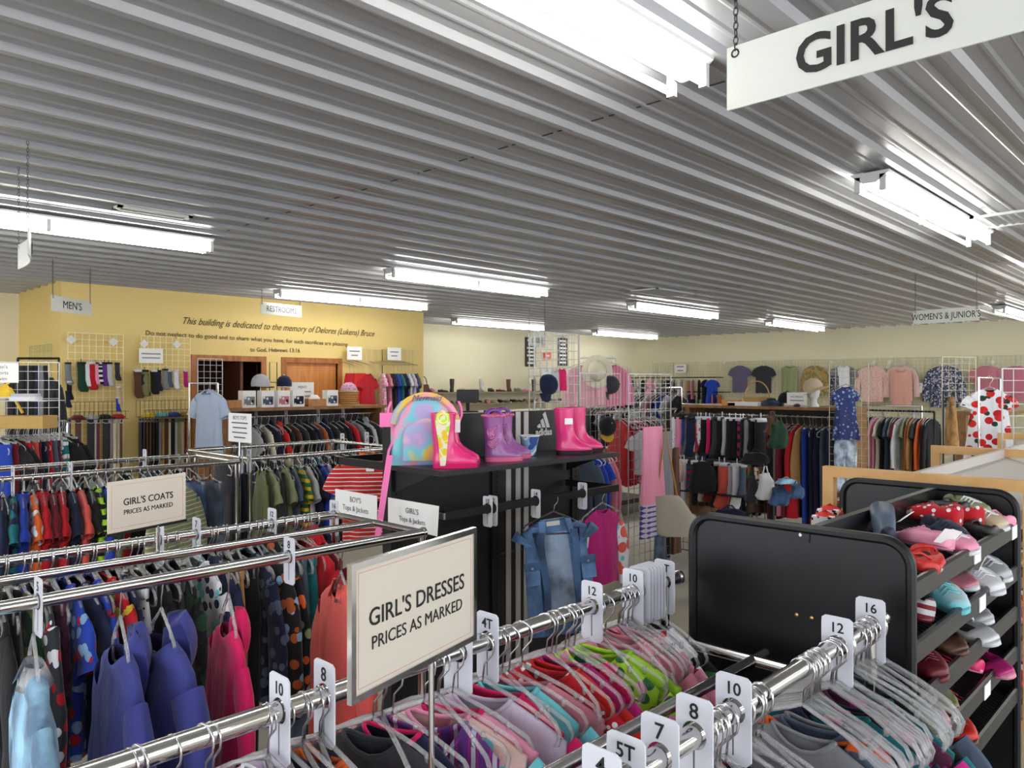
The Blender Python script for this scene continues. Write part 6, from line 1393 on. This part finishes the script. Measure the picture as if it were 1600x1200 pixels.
# ================= boys' racks in the middle left =================
b1_ = chrome_rack('long chrome rack behind the left rails carrying bright boys\' shirts', -.2, 2.24, (4.52, 5.10), 1.25, legx=[-.1, 2.23])
SHB = "on the boys' shirt rack"
hang_row(SHB, SHB, 'teal:jeans navy:shirt teal/navy:tee:camo royal:polo orange/white:tee:print red:polo maroon:tee:plain red:tee navy:tee coral:tee black:tee lime/black:tee:stripe royal:shirt olive/forest:shirt:camo red:tee black:shorts black:tee navy:tee', (.93, 4.52), (1.72, 4.52), 1.25, "clothes on the boys' shirt rack", scale=1.05, empties=6, sx=1.2, turn=-.15)
x_, y_ = pY(275, 0, 4.4)[:2]
garment('shirt', 'sage/sage/cream', 'pin', (1.77, 4.28, 1.16), facing(x_, y_) + .95, 'sage green long-sleeve shirt with pale stripes right of the GIRL\'S COATS sign', None, 1.1, 1)
hang_hanger(1.77, 4.28, 1.25, facing(x_, y_) + .95, 'kid', 'clear hanger holding the sage striped shirt', None)
hang_row(SHB, 'at the rack end', 'denim:jeans:wash slate:jeans:wash', (1.95, 4.6), (2.15, 4.6), 1.25, "clothes on the boys' shirt rack", scale=1.1)
hang_row('on the row behind the striped shirt', 'on the row behind', 'charcoal:tee grey:tee silver:tee black:tee slate:tee navy:tee', (1.2, 5.1), (2.2, 5.1), 1.25, "clothes on the rear shirt row", scale=1.1, empties=16, far=True)
b2_ = chrome_rack('chrome rack of boys\' tops between the left rack and the oak unit', 2.36, 3.6, (4.62, 5.55), 1.25, legx=[2.37, 3.58])
SHC = "on the boys' tops rack"
hang_row(SHC, SHC, 'olive:shirt sage:tee charcoal:shirt sage:polo slate:tee green/yellow:tee:stripe silver:tee navy:tee royal:tee lavender:shirt black:shirt yellow:tee forest/black/yellow:tee:camo navy:shirt sky/blue/denim:shirt:plaid sky/slate:shirt:plaid', (2.42, 4.62), (3.3, 4.62), 1.25, "clothes on the boys' tops rack", scale=1.0, empties=8, sx=1.1, turn=-.25)
hang_row('on the rear rail of the boys\' tops rack', "on the rear boys' rail", 'charcoal:jeans navy:jeans slate:jeans black:jeans charcoal:jeans navy:jeans beige:trousers olive:trousers navy:jeans teal:jeans charcoal:jeans navy:jeans brown:trousers black:jeans', (2.6, 5.55), (3.75, 5.55), 1.25, "clothes on the rear boys' rail", scale=1.15, empties=16, far=True)
for u, Y, tx in ((226, 5.10, '7'), (110, 4.52, '4'), (20, 4.52, '6'), (376, 4.62, '10'), (389, 4.62, '12'), (535, 5.55, '14'), (573, 5.55, '16')):
    divider(pY(u, 0, Y)[0], Y, 1.25, tx, clipw('white size divider %s on a rear boys\' rail' % tx), 'size dividers on the rear boys\' racks', w_=.06, h_=.15)
# BOYS TOPS sign
p0 = pd(357, 0, 4.95); p1 = pd(393, 0, 4.75)
paper("BOYS TOPS price list card in a clear holder on the rack end", ['BOYS TOPS', '~70', '~60', '~65', '~50'], p0, p1, 1.545, 1.362, [.034, .014, .014, .014, .014], 0, name='price_list_sign', vp=.5, lead=.9)
st_ = T('sign_post', 'thin chrome post under the BOYS TOPS card', 'post', ((p0[0] + p1[0]) / 2, (p0[1] + p1[1]) / 2, 0)); MB().tube([(0, 0, 0), (0, 0, 1.362)], .006, 8).build('pole', CHROME, st_, True); MB().box(-.1, .1, -.1, .1, 0, .01).build('foot', STEEL, st_)
for u, v, d, col in ((400, 652, 8.9, 'white'), (447, 645, 9.2, 'white'), (497, 642, 9.7, 'white'), (536, 641, 10.0, 'white')):
    p = pY(u, 0, 8.47)
    divider(p[0], 8.47, 1.335, 'L' if u != 447 else 'M', clipw('white size divider in the oak unit above the %s clothes' % {400: 'red', 447: 'black', 497: 'navy', 536: 'grey'}[u]), 'size dividers in the oak unit', w_=.07, h_=.17)

fm = bpy.data.meshes.new('hanger'); fm.from_pydata(FARV, [], FARF); fm.update()
tag(link('hanger', fm, M('far_hanger_plastic', (196, 198, 200), .25, .1)), 'crowded pale plastic hangers on the distant rails', 'hanger', None, 'stuff')
